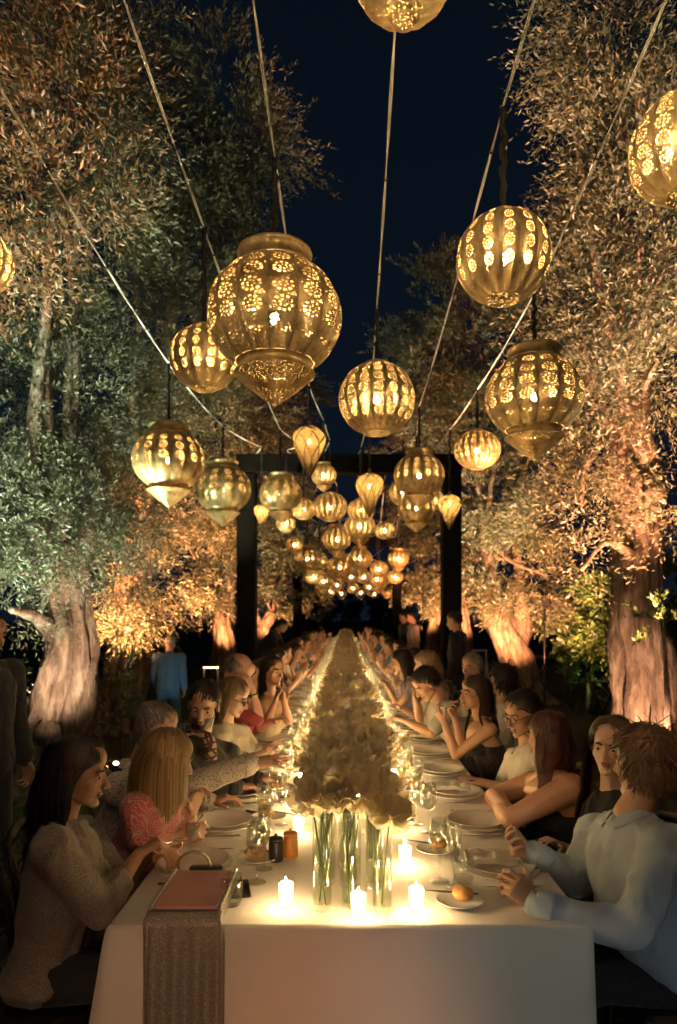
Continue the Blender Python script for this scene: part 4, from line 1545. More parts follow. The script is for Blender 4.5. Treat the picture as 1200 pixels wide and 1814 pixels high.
def wrinkle(me, amp, seed, f=1.0):
    v, nn = co_of(me), nor_of(me)
    r = np.random.default_rng(seed)
    h = np.zeros(len(v))
    for k in range(7):
        d = unit_rand(r, 1)[0] * (26 + 46 * r.random()) * f
        d2 = unit_rand(r, 1)[0] * 7
        h += np.sin(v @ d + 1.7 * np.sin(v @ d2 + k) + r.random() * 6) * (0.5 + 0.5 * np.sin(v @ (unit_rand(r, 1)[0] * 9) + k))
    h = -np.abs(h) ** 0.7 + 0.8
    set_co(me, v + nn * (amp * h / 2.2)[:, None])


def person(label, group, sp, root=None, name='person'):
    """sp: joints in world space. Body is one skin; hair and clothes are its children"""
    s = sp.get('s', 1.0)
    fem = sp.get('fem', False)
    H = np.asarray(sp['head'], float)
    R = basis(sp['face'], sp.get('up', (0, 0, 1)))
    hs = sp.get('hs', 0.96 if fem else 1.0)
    SL, SR, NK, CH, WA, PE = [np.asarray(sp[k], float) for k in ('sl', 'sr', 'neck', 'chest', 'waist', 'pelvis')]
    vox = sp.get('vox', 0.0055)
    bulk = sp.get('bulk', 1.0)
    right = nrm(SR - SL)
    hipr = nrm(np.asarray(sp.get('hipr', right)))
    fwd = sp.get('fwd')
    fwd = nrm(np.cross(np.array([0, 0, 1.0]), right)) if fwd is None else nrm(fwd)
    hf = nrm(np.cross(np.array([0, 0, 1.0]), hipr))
    a_sh = np.linalg.norm(SR - SL) / 2
    origin = np.array([PE[0], PE[1], 0.0]) if root is None else np.asarray(root, float)
    t = thing(name, label, 'person', origin, group=group)

    def torso(inf, top=True, cut=None):
        wa = (0.122, 0.092) if fem else (0.142, 0.108)
        ch = (0.138, 0.102) if fem else (0.158, 0.114)
        pe = (0.168, 0.122) if fem else (0.160, 0.118)
        UP = (SL + SR) / 2
        rings = [(PE + np.array([0, 0, -0.06]), hipr, hf, pe[0] * bulk * 0.8 + inf, pe[1] * bulk * 0.8 + inf), (PE, hipr, hf, pe[0] * bulk + inf, pe[1] * bulk + inf), (WA, nrm(right + hipr), nrm(fwd + hf), wa[0] * bulk + inf, wa[1] * bulk + inf),
                 (CH, right, fwd, ch[0] * bulk + inf, ch[1] * bulk + inf)]
        if cut is None:
            rings += [(UP + np.array([0, 0, -0.025]), right, fwd, a_sh * 0.92 + inf * .6, 0.082 * bulk + inf), (UP * 0.45 + NK * 0.55 + np.array([0, 0, 0.012]), right, fwd, 0.085 + inf * .5, 0.068 + inf * .5)]
            rings += [(NK, right, fwd, 0.056 + inf * .5, 0.056 + inf * .5)]
        else:
            q = CH + (UP - CH) * cut
            rings += [(q, right, fwd, (ch[0] * bulk) * (1 - 0.08 * cut) + inf, (ch[1] * bulk) * (1 - 0.12 * cut) + inf)]
        return loft(rings, 32, 22)
    g = Geo()
    g.add(torso(0.0))
    UPc = (SL + SR) / 2
    if fem:
        for sx in (-1, 1):
            g.add(ellipsoid(CH * 0.8 + UPc * 0.2 + fwd * 0.075 * bulk + right * sx * 0.062 * bulk, np.array([0.060, 0.060, 0.062]) * bulk))
    nb = R @ np.array([0, -0.030, -0.055]) * hs + H
    nr = 0.048 if fem else 0.057
    g.add(rcone(nb, nr * hs, NK + np.array([0, 0, -0.02]), nr * 1.12 * bulk, 16))
    g.add(rcone(R @ np.array([0, -0.005, -0.07]) * hs + H, nr * 0.8, NK + fwd * 0.01, nr * bulk, 14))
    ar = (0.85 if fem else 1.0) * sp.get('arm', 1.0)
    for S in (SL, SR):
        g.add(ellipsoid(S, np.array([0.058, 0.058, 0.054]) * ar))
        g.add(rcone(NK + np.array([0, 0, -0.01]), 0.042 * bulk, S, 0.046 * ar, 12))
    head_geo(g, H, R, hs, fem, sp.get('jaw', 0.88 if fem else 1.05))
    arms = {}
    for side in ('l', 'r'):
        S = SL if side == 'l' else SR
        e, w = np.asarray(sp['e' + side], float), np.asarray(sp['w' + side], float)
        arms[side] = (S, e, w)
        m1 = S + (e - S) * 0.45
        g.add(rcone(S, 0.052 * ar, m1, 0.047 * ar, 14))
        g.add(rcone(m1, 0.047 * ar, e, 0.037 * ar, 14))
        m2 = e + (w - e) * 0.3
        g.add(rcone(e, 0.037 * ar, m2, 0.040 * ar, 14))
        g.add(rcone(m2, 0.040 * ar, w, 0.0255 * (0.9 if fem else 1.0), 14))
        hd = sp.get('hd' + side)
        hd = (w - e) if hd is None else hd
        hand_geo(g, w, hd, sp.get('hn' + side, (0, 0, -1)), side == 'r', sp.get('hp' + side, 'relaxed'), (0.93 if fem else 1.04), sp.get('th' + side, (0.62, 0.68, 0.35)))
    body = remesh(g, vox, 3, 0.5, dec=sp.get('dec', 0.27))
    v = co_of(body)
    tone = np.tile(np.asarray(sp.get('skin', (0.50, 0.30, 0.20))), (len(v), 1))
    loc = ((v - H) @ R) / hs
    lip = np.exp(-(((loc[:, 0]) / 0.022) ** 4 + ((loc[:, 1] - 0.095) / 0.016) ** 4 + ((loc[:, 2] + 0.0605) / 0.0115) ** 4))
    tone = tone * (1 - lip[:, None]) + np.asarray(sp.get('lip', (0.34, 0.11, 0.085) if fem else (0.36, 0.17, 0.12))) * lip[:, None]
    if sp.get('beard'):
        m = (loc[:, 2] < -0.035) & (loc[:, 2] > -0.125) & (loc[:, 1] > -0.01) & (lip < 0.3)
        m &= ~((np.abs(loc[:, 0]) < 0.026) & (loc[:, 2] > -0.05) & (loc[:, 2] < -0.044))
        tone[m] = np.asarray((0.035, 0.022, 0.016))
    body.transform(Matrix.Translation(Vector(-origin)))
    body.materials.append(SKIN)
    set_col(body, 'tone', tone)
    obj('body', body, t)
    # eyes, brows
    if sp.get('eyes', True):
        for sx in (-1, 1):
            ec = R @ np.array([sx * 0.031, 0.0705, 0.0045]) * hs + H - origin
            eo = obj('eye', to_mesh('eye', xform(ellipsoid((0, 0, 0), (0.0122 * hs,) * 3, None, 14, 9), None, ec), EYEW), t)
            lk = nrm(R @ np.asarray(sp.get('look', (0, 1, -0.12))))
            obj('iris', to_mesh('iris', xform(ellipsoid((0, 0, 0), (0.0062 * hs, 0.0035 * hs, 0.0062 * hs), basis(lk), 12, 7), None, ec + lk * 0.0105 * hs), IRIS), eo)
            pts = [R @ (np.array([sx * x, y, z])) * hs + H - origin for x, y, z in ((0.013, 0.0905, 0.0245), (0.026, 0.0915, 0.029), (0.040, 0.083, 0.0285), (0.049, 0.072, 0.0235))]
            br = to_mesh('eyebrow', sweep(catmull(pts, 8), [0.002, 0.0036, 0.0042, 0.0042, 0.004, 0.0034, 0.0026, 0.0012], 6), HAIR)
            set_col(br, 'tone', np.tile(np.asarray(sp.get('brow', (0.02, 0.013, 0.009))), (len(br.vertices), 1)))
            obj('eyebrow', br, t)
    # hair
    nape = None
    if sp.get('hair', 'short') in ('long', 'medium'):
        UPm = CH * 0.45 + UPc * 0.55
        tb = np.stack([right, fwd, np.cross(right, fwd)], 1)
        nape = (UPm + fwd * 0.015, np.array([a_sh + 0.02, (0.138 if sp.get('neckline') != 'strapless' else 0.112) * bulk ** 0.5, 0.21]), tb)
    hm = hair_mesh(H, R, hs, sp.get('hair', 'short'), sp.get('hcol', (0.03, 0.018, 0.01)), sp.get('seed', 1), sp.get('nh', 1300), nape, sp.get('hcol2'), sp.get('tuck', None if sp.get('hair') == 'bob' else 0.0))
    hm.transform(Matrix.Translation(Vector(-origin)))
    obj('hair', hm, t)
    # upper garment
    top = sp['top']
    cg = Geo()
    inf = sp.get('loose', 0.016)
    if sp.get('neckline') == 'strapless':
        cg.add(torso(0.006, cut=sp.get('cut', 0.25)))
        for sx in (-1, 1):
            cg.add(ellipsoid(CH * 0.84 + UPc * 0.16 + fwd * 0.076 * bulk + right * sx * 0.064 * bulk, np.array([0.068, 0.066, 0.062]) * bulk))
        if sp.get('halter'):
            for sx in (-1, 1):
                cg.add(rcone(CH * 0.7 + UPc * 0.3 + fwd * 0.115 * bulk + right * sx * 0.05, 0.018, NK + right * sx * 0.052 + fwd * 0.02, 0.012, 10))
                cg.add(rcone(NK + right * sx * 0.052 + fwd * 0.02, 0.012, NK - fwd * 0.058 + np.array([0, 0, 0.005]), 0.012, 10))
    else:
        cg.add(torso(inf))
        if fem:
            for sx in (-1, 1):
                cg.add(ellipsoid(CH * 0.8 + UPc * 0.2 + fwd * 0.078 * bulk + right * sx * 0.062 * bulk, np.array([0.066, 0.066, 0.07]) * bulk + inf * 0.4))
        for side in ('l', 'r'):
            S, e, w = arms[side]
            sl = sp.get('sleeve', 1.0)      # 0.5 = to the elbow, 1 = to the wrist
            puff = sp.get('puff', 0.0)
            cg.add(ellipsoid(S, np.array([0.06, 0.06, 0.058]) * ar + inf))
            cg.add(rcone(NK + np.array([0, 0, -0.022]), 0.042 * bulk + inf * .5, S, 0.05 * ar + inf * .8, 12))
            end = S + (e - S) * min(1, sl / 0.5)
            cg.add(rcone(S, 0.054 * ar + inf, end, 0.042 * ar + inf + puff * 0.4, 16))
            if puff:
                cg.add(ellipsoid(S + (end - S) * 0.55, np.array([0.075, 0.075, 0.09]) + puff))
            if sl > 0.5:
                end2 = e + (w - e) * min(1, (sl - 0.5) / 0.5) * 0.97
                cg.add(rcone(e, 0.042 * ar + inf, end2, 0.034 * ar + inf * 0.8, 16))
                if sl >= 0.99:
                    ax = nrm(w - e)
                    cg.add(rcone(end2 - ax * 0.05, 0.033 * ar + inf * 0.75, end2 - ax * 0.005, 0.034 * ar + inf * 0.75, 16, 2))
        if sp.get('collar'):
            for sx in (-1, 1):
                cg.add(rcone(NK - fwd * 0.056 + np.array([0, 0, 0.034]), 0.017, NK + right * sx * 0.066 + np.array([0, 0, 0.024]), 0.017, 10))
                cg.add(rcone(NK + right * sx * 0.066 + np.array([0, 0, 0.024]), 0.017, NK + fwd * 0.082 + right * sx * 0.02 + np.array([0, 0, -0.028]), 0.012, 10))
    gm = remesh(cg, max(0.009, vox * 1.3), 3, 0.5, 'garment', 0.5)
    if sp.get('neckline') != 'strapless':
        wrinkle(gm, sp.get('crease', 0.009), sp.get('seed', 1) + 3)
    gm.transform(Matrix.Translation(Vector(-origin)))
    gm.materials.append(top)
    obj(sp.get('topname', 'shirt'), gm, t)
    if sp.get('collar') and vox < 0.0085:
        th = np.linspace(math.radians(22), math.radians(338), 34)
        prof = [(0.066, -0.012), (0.067, 0.022), (0.070, 0.034), (0.075, 0.030), (0.086, 0.002), (0.088, -0.006), (0.084, -0.008)]
        cv = []
        for a in th:
            dr = fwd * math.cos(a) + right * math.sin(a)
            drop = 0.030 * math.cos(a / 1.0) if math.cos(a) > 0 else 0.012 * math.cos(a)
            pt = 1.0 + 0.28 * max(0, math.cos(a)) ** 6
            for k_, (rr_, zz_) in enumerate(prof):
                cv.append(NK + dr * rr_ * 1.02 * (pt if k_ > 3 else 1.0) + np.array([0, 0, zz_ - drop - (0.016 * max(0, math.cos(a)) ** 6 if k_ > 3 else 0)]))
        m_ = len(prof)
        cf = [(i * m_ + j, i * m_ + j + 1, (i + 1) * m_ + j + 1, (i + 1) * m_ + j) for i in range(len(th) - 1) for j in range(m_ - 1)]
        obj('collar', to_mesh('collar', (np.array(cv), cf), top, origin=origin), t)
    if sp.get('sleeve', 1.0) >= 0.99 and sp.get('neckline') != 'strapless' and vox < 0.0085:
        for side in ('l', 'r'):
            S, e, w = arms[side]
            ax = nrm(w - e)
            x_, y_, _ = frame(ax)
            rc = 0.036 * ar + inf * 0.85
            obj('cuff', to_mesh('cuff', xform(lathe([(rc * 0.80, -0.004), (rc * 0.97, -0.003), (rc * 1.02, -0.010), (rc * 1.06, -0.052), (rc * 1.03, -0.058), (rc * 0.95, -0.060)], 22), np.stack([x_, y_, ax], 1), w - origin), top), t)
    # legs
    if 'kl' in sp:
        lg = Geo()
        lg.add(ellipsoid(PE, np.array([0.165, 0.14, 0.12]) * bulk))
        hw = 0.085 if fem else 0.09
        for side, sx in (('l', -1), ('r', 1)):
            hp = PE + hipr * sx * hw
            k, an = np.asarray(sp['k' + side], float), np.asarray(sp['a' + side], float)
            lg.add(rcone(hp, 0.092 * bulk, k, 0.064, 16))
            lg.add(rcone(k, 0.063, an, 0.046, 16))
            sf = nrm(np.array([hf[0], hf[1], 0]))
            so = Geo()
            so.add(loft([(an + sf * -0.06 + [0, 0, -0.03], hipr, np.array([0, 0, 1.0]), 0.032, 0.04), (an + sf * 0.0 + [0, 0, -0.035], hipr, np.array([0, 0, 1.0]), 0.038, 0.045), (an + sf * 0.09 + [0, 0, -0.05], hipr, np.array([0, 0, 1.0]), 0.043, 0.03),
                         (an + sf * 0.17 + [0, 0, -0.058], hipr, np.array([0, 0, 1.0]), 0.03, 0.02)], 16, 10))
            obj('shoe', to_mesh('shoe', so, SHOE, origin=origin), t)
        lm = remesh(lg, 0.032, 3, 0.5, 'trousers')
        wrinkle(lm, 0.004, sp.get('seed', 1) + 9)
        lm.transform(Matrix.Translation(Vector(-origin)))
        lm.materials.append(sp.get('bottom', TROUSER))
        obj('trousers', lm, t)
    if sp.get('glasses'):
        gg = Geo()
        gl = Geo()
        for sx in (-1, 1):
            a = np.linspace(0, 2 * math.pi, 17)
            pts = np.stack([sx * 0.034 + 0.025 * np.cos(a), 0.099 - 0.004 * np.cos(a) * sx * 0, 0.002 + 0.018 * np.sin(a)], 1)
            pts[:, 1] = 0.099 - 0.10 * np.maximum(0, np.abs(pts[:, 0]) - 0.03)
            gg.add(xform(sweep(pts, 0.0022, 6), R, H - origin, 1.0) if hs == 1 else xform(sweep(pts * hs, 0.0022, 6), R, H - origin))
            gg.add(xform(sweep(np.array([(sx * 0.059, 0.095, 0.008), (sx * 0.078, 0.05, 0.008), (sx * 0.083, -0.005, 0.008), (sx * 0.08, -0.02, -0.004)]) * hs, 0.0022, 6), R, H - origin))
            lv = (pts[:-1]) * hs
            gl.add(xform((np.vstack([lv, lv.mean(0)]), [(i, (i + 1) % 16, 16) for i in range(16)]), R, H - origin))
        gg.add(xform(sweep(np.array([(-0.011, 0.1, 0.006), (0, 0.103, 0.009), (0.011, 0.1, 0.006)]) * hs, 0.002, 6), R, H - origin))
        ob = obj('glasses', to_mesh('glasses', gg, FRAME), t)
        obj('lens', to_mesh('lens', gl, sp.get('lens', LENS)), ob)
    return t


SHOE = simple('shoe_leather', (0.02, 0.018, 0.016), 0.4)
TROUSER = cloth('dark_trousers', (0.014, 0.014, 0.018))
NAVY = cloth('navy_suit', (0.02, 0.035, 0.06))


def seated(sp, seat, side, fwd_dir=None, spread=0.11, female=False):
    """fill in pelvis, legs from the seat position; side -1 left row, +1 right row"""
    f = np.array([-side, 0, 0.0]) if fwd_dir is None else nrm(fwd_dir)
    r = np.cross(f, [0, 0, 1.0])
    p = np.asarray(seat, float)
    sp['pelvis'] = p
    sp['hipr'] = r
    for k, sx in (('l', -1), ('r', 1)):
        sp['k' + k] = p + f * 0.40 + r * sx * spread + np.array([0, 0, 0.02])
        sp['a' + k] = p + f * 0.36 + r * sx * (spread + 0.01) + np.array([0, 0, 0.09 - p[2]])
    return sp


SK_TAN, SK_FAIR, SK_OLIVE, SK_PINK = (0.47, 0.27, 0.17), (0.58, 0.38, 0.28), (0.42, 0.24, 0.15), (0.55, 0.32, 0.24)
LG, RG = 'guests along the left side', 'guests along the right side'
BLK = cloth('black_dress', (0.012, 0.012, 0.014))


def near_people():
    K1 = cloth('knit_blouse', (0.20, 0.17, 0.145), 'speckle', (0.36, 0.31, 0.26), scale=1.9)
    person('woman with long dark hair in a grey knit blouse, front left seat', LG, seated(dict(
        fem=True, head=P(137, 1372, 2.33), face=(0.96, 0.16, -0.16), neck=P(104, 1452, 2.34), sl=P(138, 1478, 2.52), sr=P(92, 1505, 2.19),
        chest=P(108, 1585, 2.34), waist=P(96, 1665, 2.36),
        er=P(178, 1612, 2.24), wr=P(246, 1514, 2.42), hdr=(0.55, 0.35, 0.35), hnr=(0.5, 0.1, -0.8), hpr='fist',
        el=P(222, 1580, 2.62), wl=P(275, 1512, 2.60), hdl=(0.5, -0.3, 0.15), hnl=(0.2, -0.3, -0.8), hpl='pinch',
        top=K1, topname='blouse', sleeve=0.74, loose=0.026, crease=0.013, skin=SK_OLIVE, hair='long', hcol=(0.022, 0.014, 0.010), hcol2=(0.035, 0.02, 0.013), nh=3000, seed=3, vox=0.005),
        P(90, 1712, 2.36), -1))
    F2 = cloth('pink_floral_blouse', (0.50, 0.10, 0.12), 'floral', (0.46, 0.20, 0.17))
    person('woman with a blonde bob in a pink floral blouse', LG, seated(dict(
        fem=True, head=P(297, 1348, 2.78), face=(0.86, 0.42, -0.28), neck=P(272, 1412, 2.80), sl=P(300, 1425, 2.97), sr=P(243, 1432, 2.66),
        chest=P(245, 1510, 2.82), waist=P(200, 1580, 2.84),
        er=P(270, 1502, 2.72), wr=P(318, 1482, 2.86), hdr=(0.7, 0.1, 0.2), hnr=(0.3, 0.6, -0.2), hpr='cup',
        el=P(322, 1478, 3.05), wl=P(341, 1440, 2.98), hdl=(0.25, -0.1, 0.9), hnl=(0.75, -0.5, 0.0), hpl='relaxed',
        top=F2, topname='blouse', sleeve=0.42, puff=0.018, loose=0.018, skin=SK_FAIR, hair='bob', hcol=(0.36, 0.22, 0.085), hcol2=(0.20, 0.11, 0.045), nh=4200, seed=5, brow=(0.12, 0.07, 0.03)),
        np.array([-1.06, 2.85, 0.49]), -1))
    S3 = cloth('speckled_white_shirt', (0.52, 0.46, 0.40), 'speckle', (0.14, 0.09, 0.08))
    person('grey haired man with glasses reaching for a wine glass', LG, seated(dict(
        head=P(278, 1296, 3.12), face=(0.94, -0.30, -0.12), neck=P(246, 1362, 3.15), sl=P(285, 1392, 3.36), sr=P(212, 1398, 2.97),
        chest=P(222, 1462, 3.18), waist=P(190, 1520, 3.2),
        er=P(338, 1392, 3.06), wr=P(446, 1352, 3.24), hdr=(0.95, 0.05, 0.12), hnr=(0.0, 0.35, -0.8), hpr='open', thr=(0.8, 0.5, 0.3),
        el=P(320, 1440, 3.4), wl=P(372, 1422, 3.42), hpl='relaxed',
        top=S3, collar=True, sleeve=1.0, loose=0.02, skin=SK_PINK, hair='short', hcol=(0.22, 0.19, 0.16), hcol2=(0.10, 0.08, 0.065), seed=8, glasses=True, brow=(0.1, 0.08, 0.07)),
        np.array([-1.09, 3.22, 0.5]), -1))
    J4 = cloth('dark_jacket', (0.02, 0.02, 0.024))
    t = person('bearded young man with a checked scarf looking to his right', LG, seated(dict(
        head=P(361, 1250, 3.62), face=(0.02, -0.92, -0.30), up=(0.1, 0, 1), neck=P(352, 1306, 3.68), sl=P(402, 1338, 3.78), sr=P(318, 1340, 3.55),
        chest=P(348, 1380, 3.72), waist=P(320, 1430, 3.75),
        er=P(345, 1402, 3.5), wr=P(420, 1395, 3.62), el=P(415, 1390, 3.8), wl=P(458, 1380, 3.75),
        top=J4, collar=True, sleeve=1.0, loose=0.02, skin=SK_OLIVE, hair='short', hcol=(0.016, 0.011, 0.008), seed=10, beard=True, look=(-0.35, 1, -0.25)),
        np.array([-1.08, 3.72, 0.5]), -1))
    o = np.asarray(t.location)
    SCF = cloth('checked_scarf', (0.50, 0.33, 0.22), 'check', (0.06, 0.03, 0.03), scale=0.55)
    g = Geo()
    for pts in ([P(350, 1296, 3.56), P(366, 1300, 3.52), P(374, 1325, 3.52), P(374, 1352, 3.56)], [P(350, 1296, 3.74), P(334, 1302, 3.62), P(352, 1296, 3.56)]):
        c = catmull(pts, 14)
        g.add(loft([(q, np.array([1, 0.1, 0]), np.array([0, 1, 0.1]), 0.030, 0.014) for q in c[::2]], 14, 14))
    obj('scarf', to_mesh('scarf', g, SCF, origin=o), t)
    W5 = cloth('fluffy_white_top', (0.55, 0.48, 0.38), bs=1.0)
    DARKLENS = simple('dark_lens', (0.01, 0.008, 0.008), 0.1, bstr=0)
    person('blonde woman with dark glasses and a fluffy white top', LG, seated(dict(
        fem=True, head=P(412, 1236, 4.25), face=(0.9, -0.1, -0.36), neck=P(398, 1283, 4.28), sl=P(425, 1303, 4.45), sr=P(388, 1305, 4.12), chest=P(394, 1345, 4.3), waist=P(372, 1390, 4.3),
        er=P(405, 1356, 4.15), wr=P(452, 1338, 4.2), hpr='cup', el=P(440, 1345, 4.5), wl=P(478, 1322, 4.4), hpl='fist',
        top=W5, topname='blouse', sleeve=0.8, puff=0.02, loose=0.028, skin=SK_FAIR, hair='medium', hcol=(0.26, 0.17, 0.08), hcol2=(0.10, 0.06, 0.03), seed=12, glasses=True, lens=DARKLENS, vox=0.007, nh=800),
        np.array([-1.0, 4.25, 0.5]), -1))
    RED = cloth('red_shirt', (0.25, 0.03, 0.035))
    t = person('man in a red shirt resting his forehead in his hand', LG, seated(dict(
        head=P(424, 1190, 4.85), face=(0.75, -0.25, -0.6), neck=P(414, 1238, 4.88), sl=P(440, 1262, 5.06), sr=P(402, 1262, 4.7), chest=P(412, 1295, 4.85), waist=P(395, 1335, 4.85),
        er=P(459, 1275, 4.75), wr=P(446, 1222, 4.74), hdr=(-0.35, 0.05, 0.9), hnr=(-0.8, 0.2, 0.1), hpr='cup', el=P(455, 1290, 5.05), wl=P(485, 1278, 4.95), hpl='relaxed',
        top=RED, sleeve=0.45, skin=SK_PINK, hair='bald', hcol=(0.2, 0.17, 0.14), seed=14, vox=0.007, nh=500),
        np.array([-0.98, 4.85, 0.5]), -1))
    # wrist watch
    wp = P(448, 1232, 4.745) - np.asarray(t.location)
    ax = nrm(P(446, 1222, 4.74) - P(459, 1275, 4.75))
    x, y, _ = frame(ax)
    obj('wristwatch', to_mesh('wristwatch', xform(lathe([(0.030, -0.012), (0.034, -0.010), (0.034, 0.010), (0.030, 0.012)], 18), np.stack([x, y, ax], 1), wp), simple('watch_steel', (0.6, 0.55, 0.45), 0.25, 0.9, bstr=0)), t)
    CR = cloth('cream_top', (0.45, 0.38, 0.27))
    person('laughing woman with dark hair clapping her hands', LG, seated(dict(
        fem=True, head=P(483, 1190, 5.35), face=(0.72, -0.66, -0.05), neck=P(474, 1232, 5.4), sl=P(494, 1250, 5.55), sr=P(462, 1250, 5.25), chest=P(474, 1282, 5.4), waist=P(464, 1318, 5.4),
        er=P(472, 1285, 5.15), wr=P(484, 1252, 5.12), hdr=(0.3, 0, 0.9), hnr=(0.9, 0.3, 0), hpr='flat', el=P(512, 1278, 5.4), wl=P(503, 1242, 5.25), hdl=(-0.1, -0.1, 0.95), hnl=(-0.8, -0.4, 0), hpl='relaxed',
        top=CR, topname='blouse', neckline='strapless', cut=0.4, skin=SK_TAN, hair='medium', hcol=(0.018, 0.012, 0.01), seed=16, vox=0.0075, nh=700),
        np.array([-0.98, 5.4, 0.5]), -1))
    # ---- right side
    B1 = cloth('light_blue_shirt', (0.40, 0.47, 0.56))
    t = person('man with tousled brown hair in a light blue shirt, front right seat', RG, seated(dict(
        head=P(1140, 1356, 2.36), face=(-0.52, 0.85, -0.05), neck=P(1122, 1442, 2.38), sr=P(1058, 1478, 2.60), sl=P(1180, 1500, 2.20),
        chest=P(1134, 1590, 2.36), waist=P(1160, 1680, 2.38),
        el=P(1122, 1648, 2.14), wl=P(948, 1606, 2.24), hdl=(-0.62, 0.15, 0.62), hnl=(-0.35, 0.75, -0.25), hpl='cup', thl=(0.85, 0.62, -0.1),
        er=P(1022, 1560, 2.62), wr=P(944, 1514, 2.62), hdr=(-0.75, -0.1, 0.3), hnr=(-0.2, -0.5, 0.75), hpr='cup', thr=(0.7, 0.6, 0.3),
        top=B1, collar=True, sleeve=1.0, loose=0.022, crease=0.017, skin=SK_TAN, hair='tousled', hcol=(0.20, 0.115, 0.058), hcol2=(0.09, 0.05, 0.026), nh=4200, seed=20, vox=0.005),
        np.array([1.17, 2.42, 0.46]), 1))
    person('woman with long brown hair looking towards the camera, partly hidden', RG, seated(dict(
        fem=True, head=P(1082, 1322, 2.80), face=(-0.55, -0.83, -0.08), up=(0.05, 0, 1), neck=P(1088, 1398, 2.84), sr=P(1052, 1432, 3.02), sl=P(1132, 1440, 2.72),
        chest=P(1092, 1500, 2.86), waist=P(1100, 1570, 2.88),
        el=P(1110, 1540, 2.75), wl=P(1040, 1560, 2.85), er=P(1030, 1520, 3.05), wr=P(995, 1500, 3.0),
        top=BLK, topname='dress', sleeve=0.3, skin=SK_FAIR, hair='long', hcol=(0.07, 0.038, 0.02), hcol2=(0.12, 0.065, 0.03), seed=22, look=(0.1, 1, 0.0)),
        np.array([1.14, 2.92, 0.49]), 1))
    DB = cloth('midnight_dress', (0.010, 0.011, 0.016))
    person('woman with dark red hair seen from behind in a strapless dress', RG, seated(dict(
        fem=True, head=P(970, 1306, 3.30), face=(-0.62, 0.78, -0.12), neck=P(980, 1372, 3.3), sl=P(1010, 1396, 3.10), sr=P(944, 1390, 3.52),
        chest=P(1000, 1448, 3.30), waist=P(1012, 1510, 3.32),
        el=P(905, 1452, 3.08), wl=P(878, 1424, 3.40), hdl=(0.1, 0.9, -0.1), hnl=(0.3, 0, -0.9), er=P(874, 1412, 3.55), wr=P(898, 1428, 3.20), hdr=(0.3, -0.9, 0), hnr=(0, 0, -1),
        top=DB, topname='dress', neckline='strapless', cut=0.12, bulk=1.26, arm=1.5, skin=(0.50, 0.27, 0.18), hair='medium', hcol=(0.085, 0.026, 0.016), hcol2=(0.035, 0.014, 0.010), seed=24, nh=2000),
        np.array([1.14, 3.32, 0.5]), 1))
    WS = cloth('white_shirt', (0.60, 0.56, 0.48))
    person('dark haired man with glasses in a white shirt on the right', RG, seated(dict(
        head=P(926, 1266, 3.82), face=(-0.86, -0.42, -0.28), neck=P(940, 1322, 3.86), sl=P(955, 1348, 3.70), sr=P(915, 1345, 4.05), chest=P(948, 1395, 3.88), waist=P(960, 1445, 3.9),
        el=P(915, 1405, 3.72), wl=P(868, 1392, 3.85), er=P(890, 1400, 4.1), wr=P(850, 1385, 4.05), top=WS, collar=True, sleeve=0.5, skin=SK_TAN, hair='short', hcol=(0.02, 0.013, 0.01), seed=26, glasses=True, vox=0.006),
        np.array([1.13, 3.92, 0.5]), 1))
    SEQ = cloth('black_sequin_top', (0.010, 0.010, 0.012), 'speckle', (0.10, 0.08, 0.06), rough=0.4)
    person('woman in a black halter top with both hands raised to her mouth', RG, seated(dict(
        fem=True, head=P(842, 1229, 4.5), face=(-0.93, -0.30, 0.0), neck=P(856, 1278, 4.54), sl=P(868, 1292, 4.36), sr=P(838, 1292, 4.70), chest=P(866, 1330, 4.52), waist=P(880, 1378, 4.52),
        el=P(808, 1338, 4.38), wl=P(788, 1280, 4.42), hdl=(-0.55, 0.1, 0.75), hnl=(0.75, 0.4, 0.3), hpl='cup', er=P(822, 1330, 4.72), wr=P(806, 1272, 4.68), hdr=(-0.3, -0.1, 0.9), hnr=(0.5, -0.6, -0.2), hpr='cup',
        top=SEQ, topname='halter_top', neckline='strapless', cut=0.3, halter=True, skin=SK_TAN, hair='medium', hcol=(0.03, 0.017, 0.011), hcol2=(0.06, 0.03, 0.018), seed=28, vox=0.0055),
        np.array([1.06, 4.55, 0.5]), 1))
    person('man with dark curly hair and a pale shirt leaning back on the right', RG, seated(dict(
        head=P(890, 1207, 5.45), face=(-0.75, 0.66, 0.0), neck=P(894, 1245, 5.45), sl=P(908, 1262, 5.3), sr=P(876, 1262, 5.65), chest=P(894, 1295, 5.45), waist=P(896, 1335, 5.45),
        el=P(890, 1310, 5.25), wl=P(850, 1312, 5.3), er=P(860, 1310, 5.7), wr=P(835, 1312, 5.6), top=WS, sleeve=0.5, skin=SK_OLIVE, hair='curly', hcol=(0.014, 0.010, 0.008), seed=30, vox=0.007, nh=1100),
        np.array([1.28, 5.45, 0.5]), 1))
    GT = cloth('grey_tshirt', (0.45, 0.42, 0.37))
    person('young man in a grey tee shirt bent low over his plate', RG, seated(dict(
        head=P(757, 1212, 5.12), face=(-0.80, -0.15, -0.60), neck=P(778, 1240, 5.16), sl=P(795, 1258, 5.0), sr=P(770, 1256, 5.34), chest=P(800, 1290, 5.18), waist=P(830, 1328, 5.18),
        el=P(765, 1300, 4.95), wl=P(720, 1278, 5.1), er=P(748, 1296, 5.4), wr=P(742, 1250, 5.3), hdr=(-0.4, 0, 0.8), hnr=(0.6, 0, 0.2), top=GT, sleeve=0.38, skin=SK_TAN, hair='short', hcol=(0.022, 0.014, 0.010), seed=32, vox=0.007),
        np.array([1.05, 5.18, 0.5]), 1))
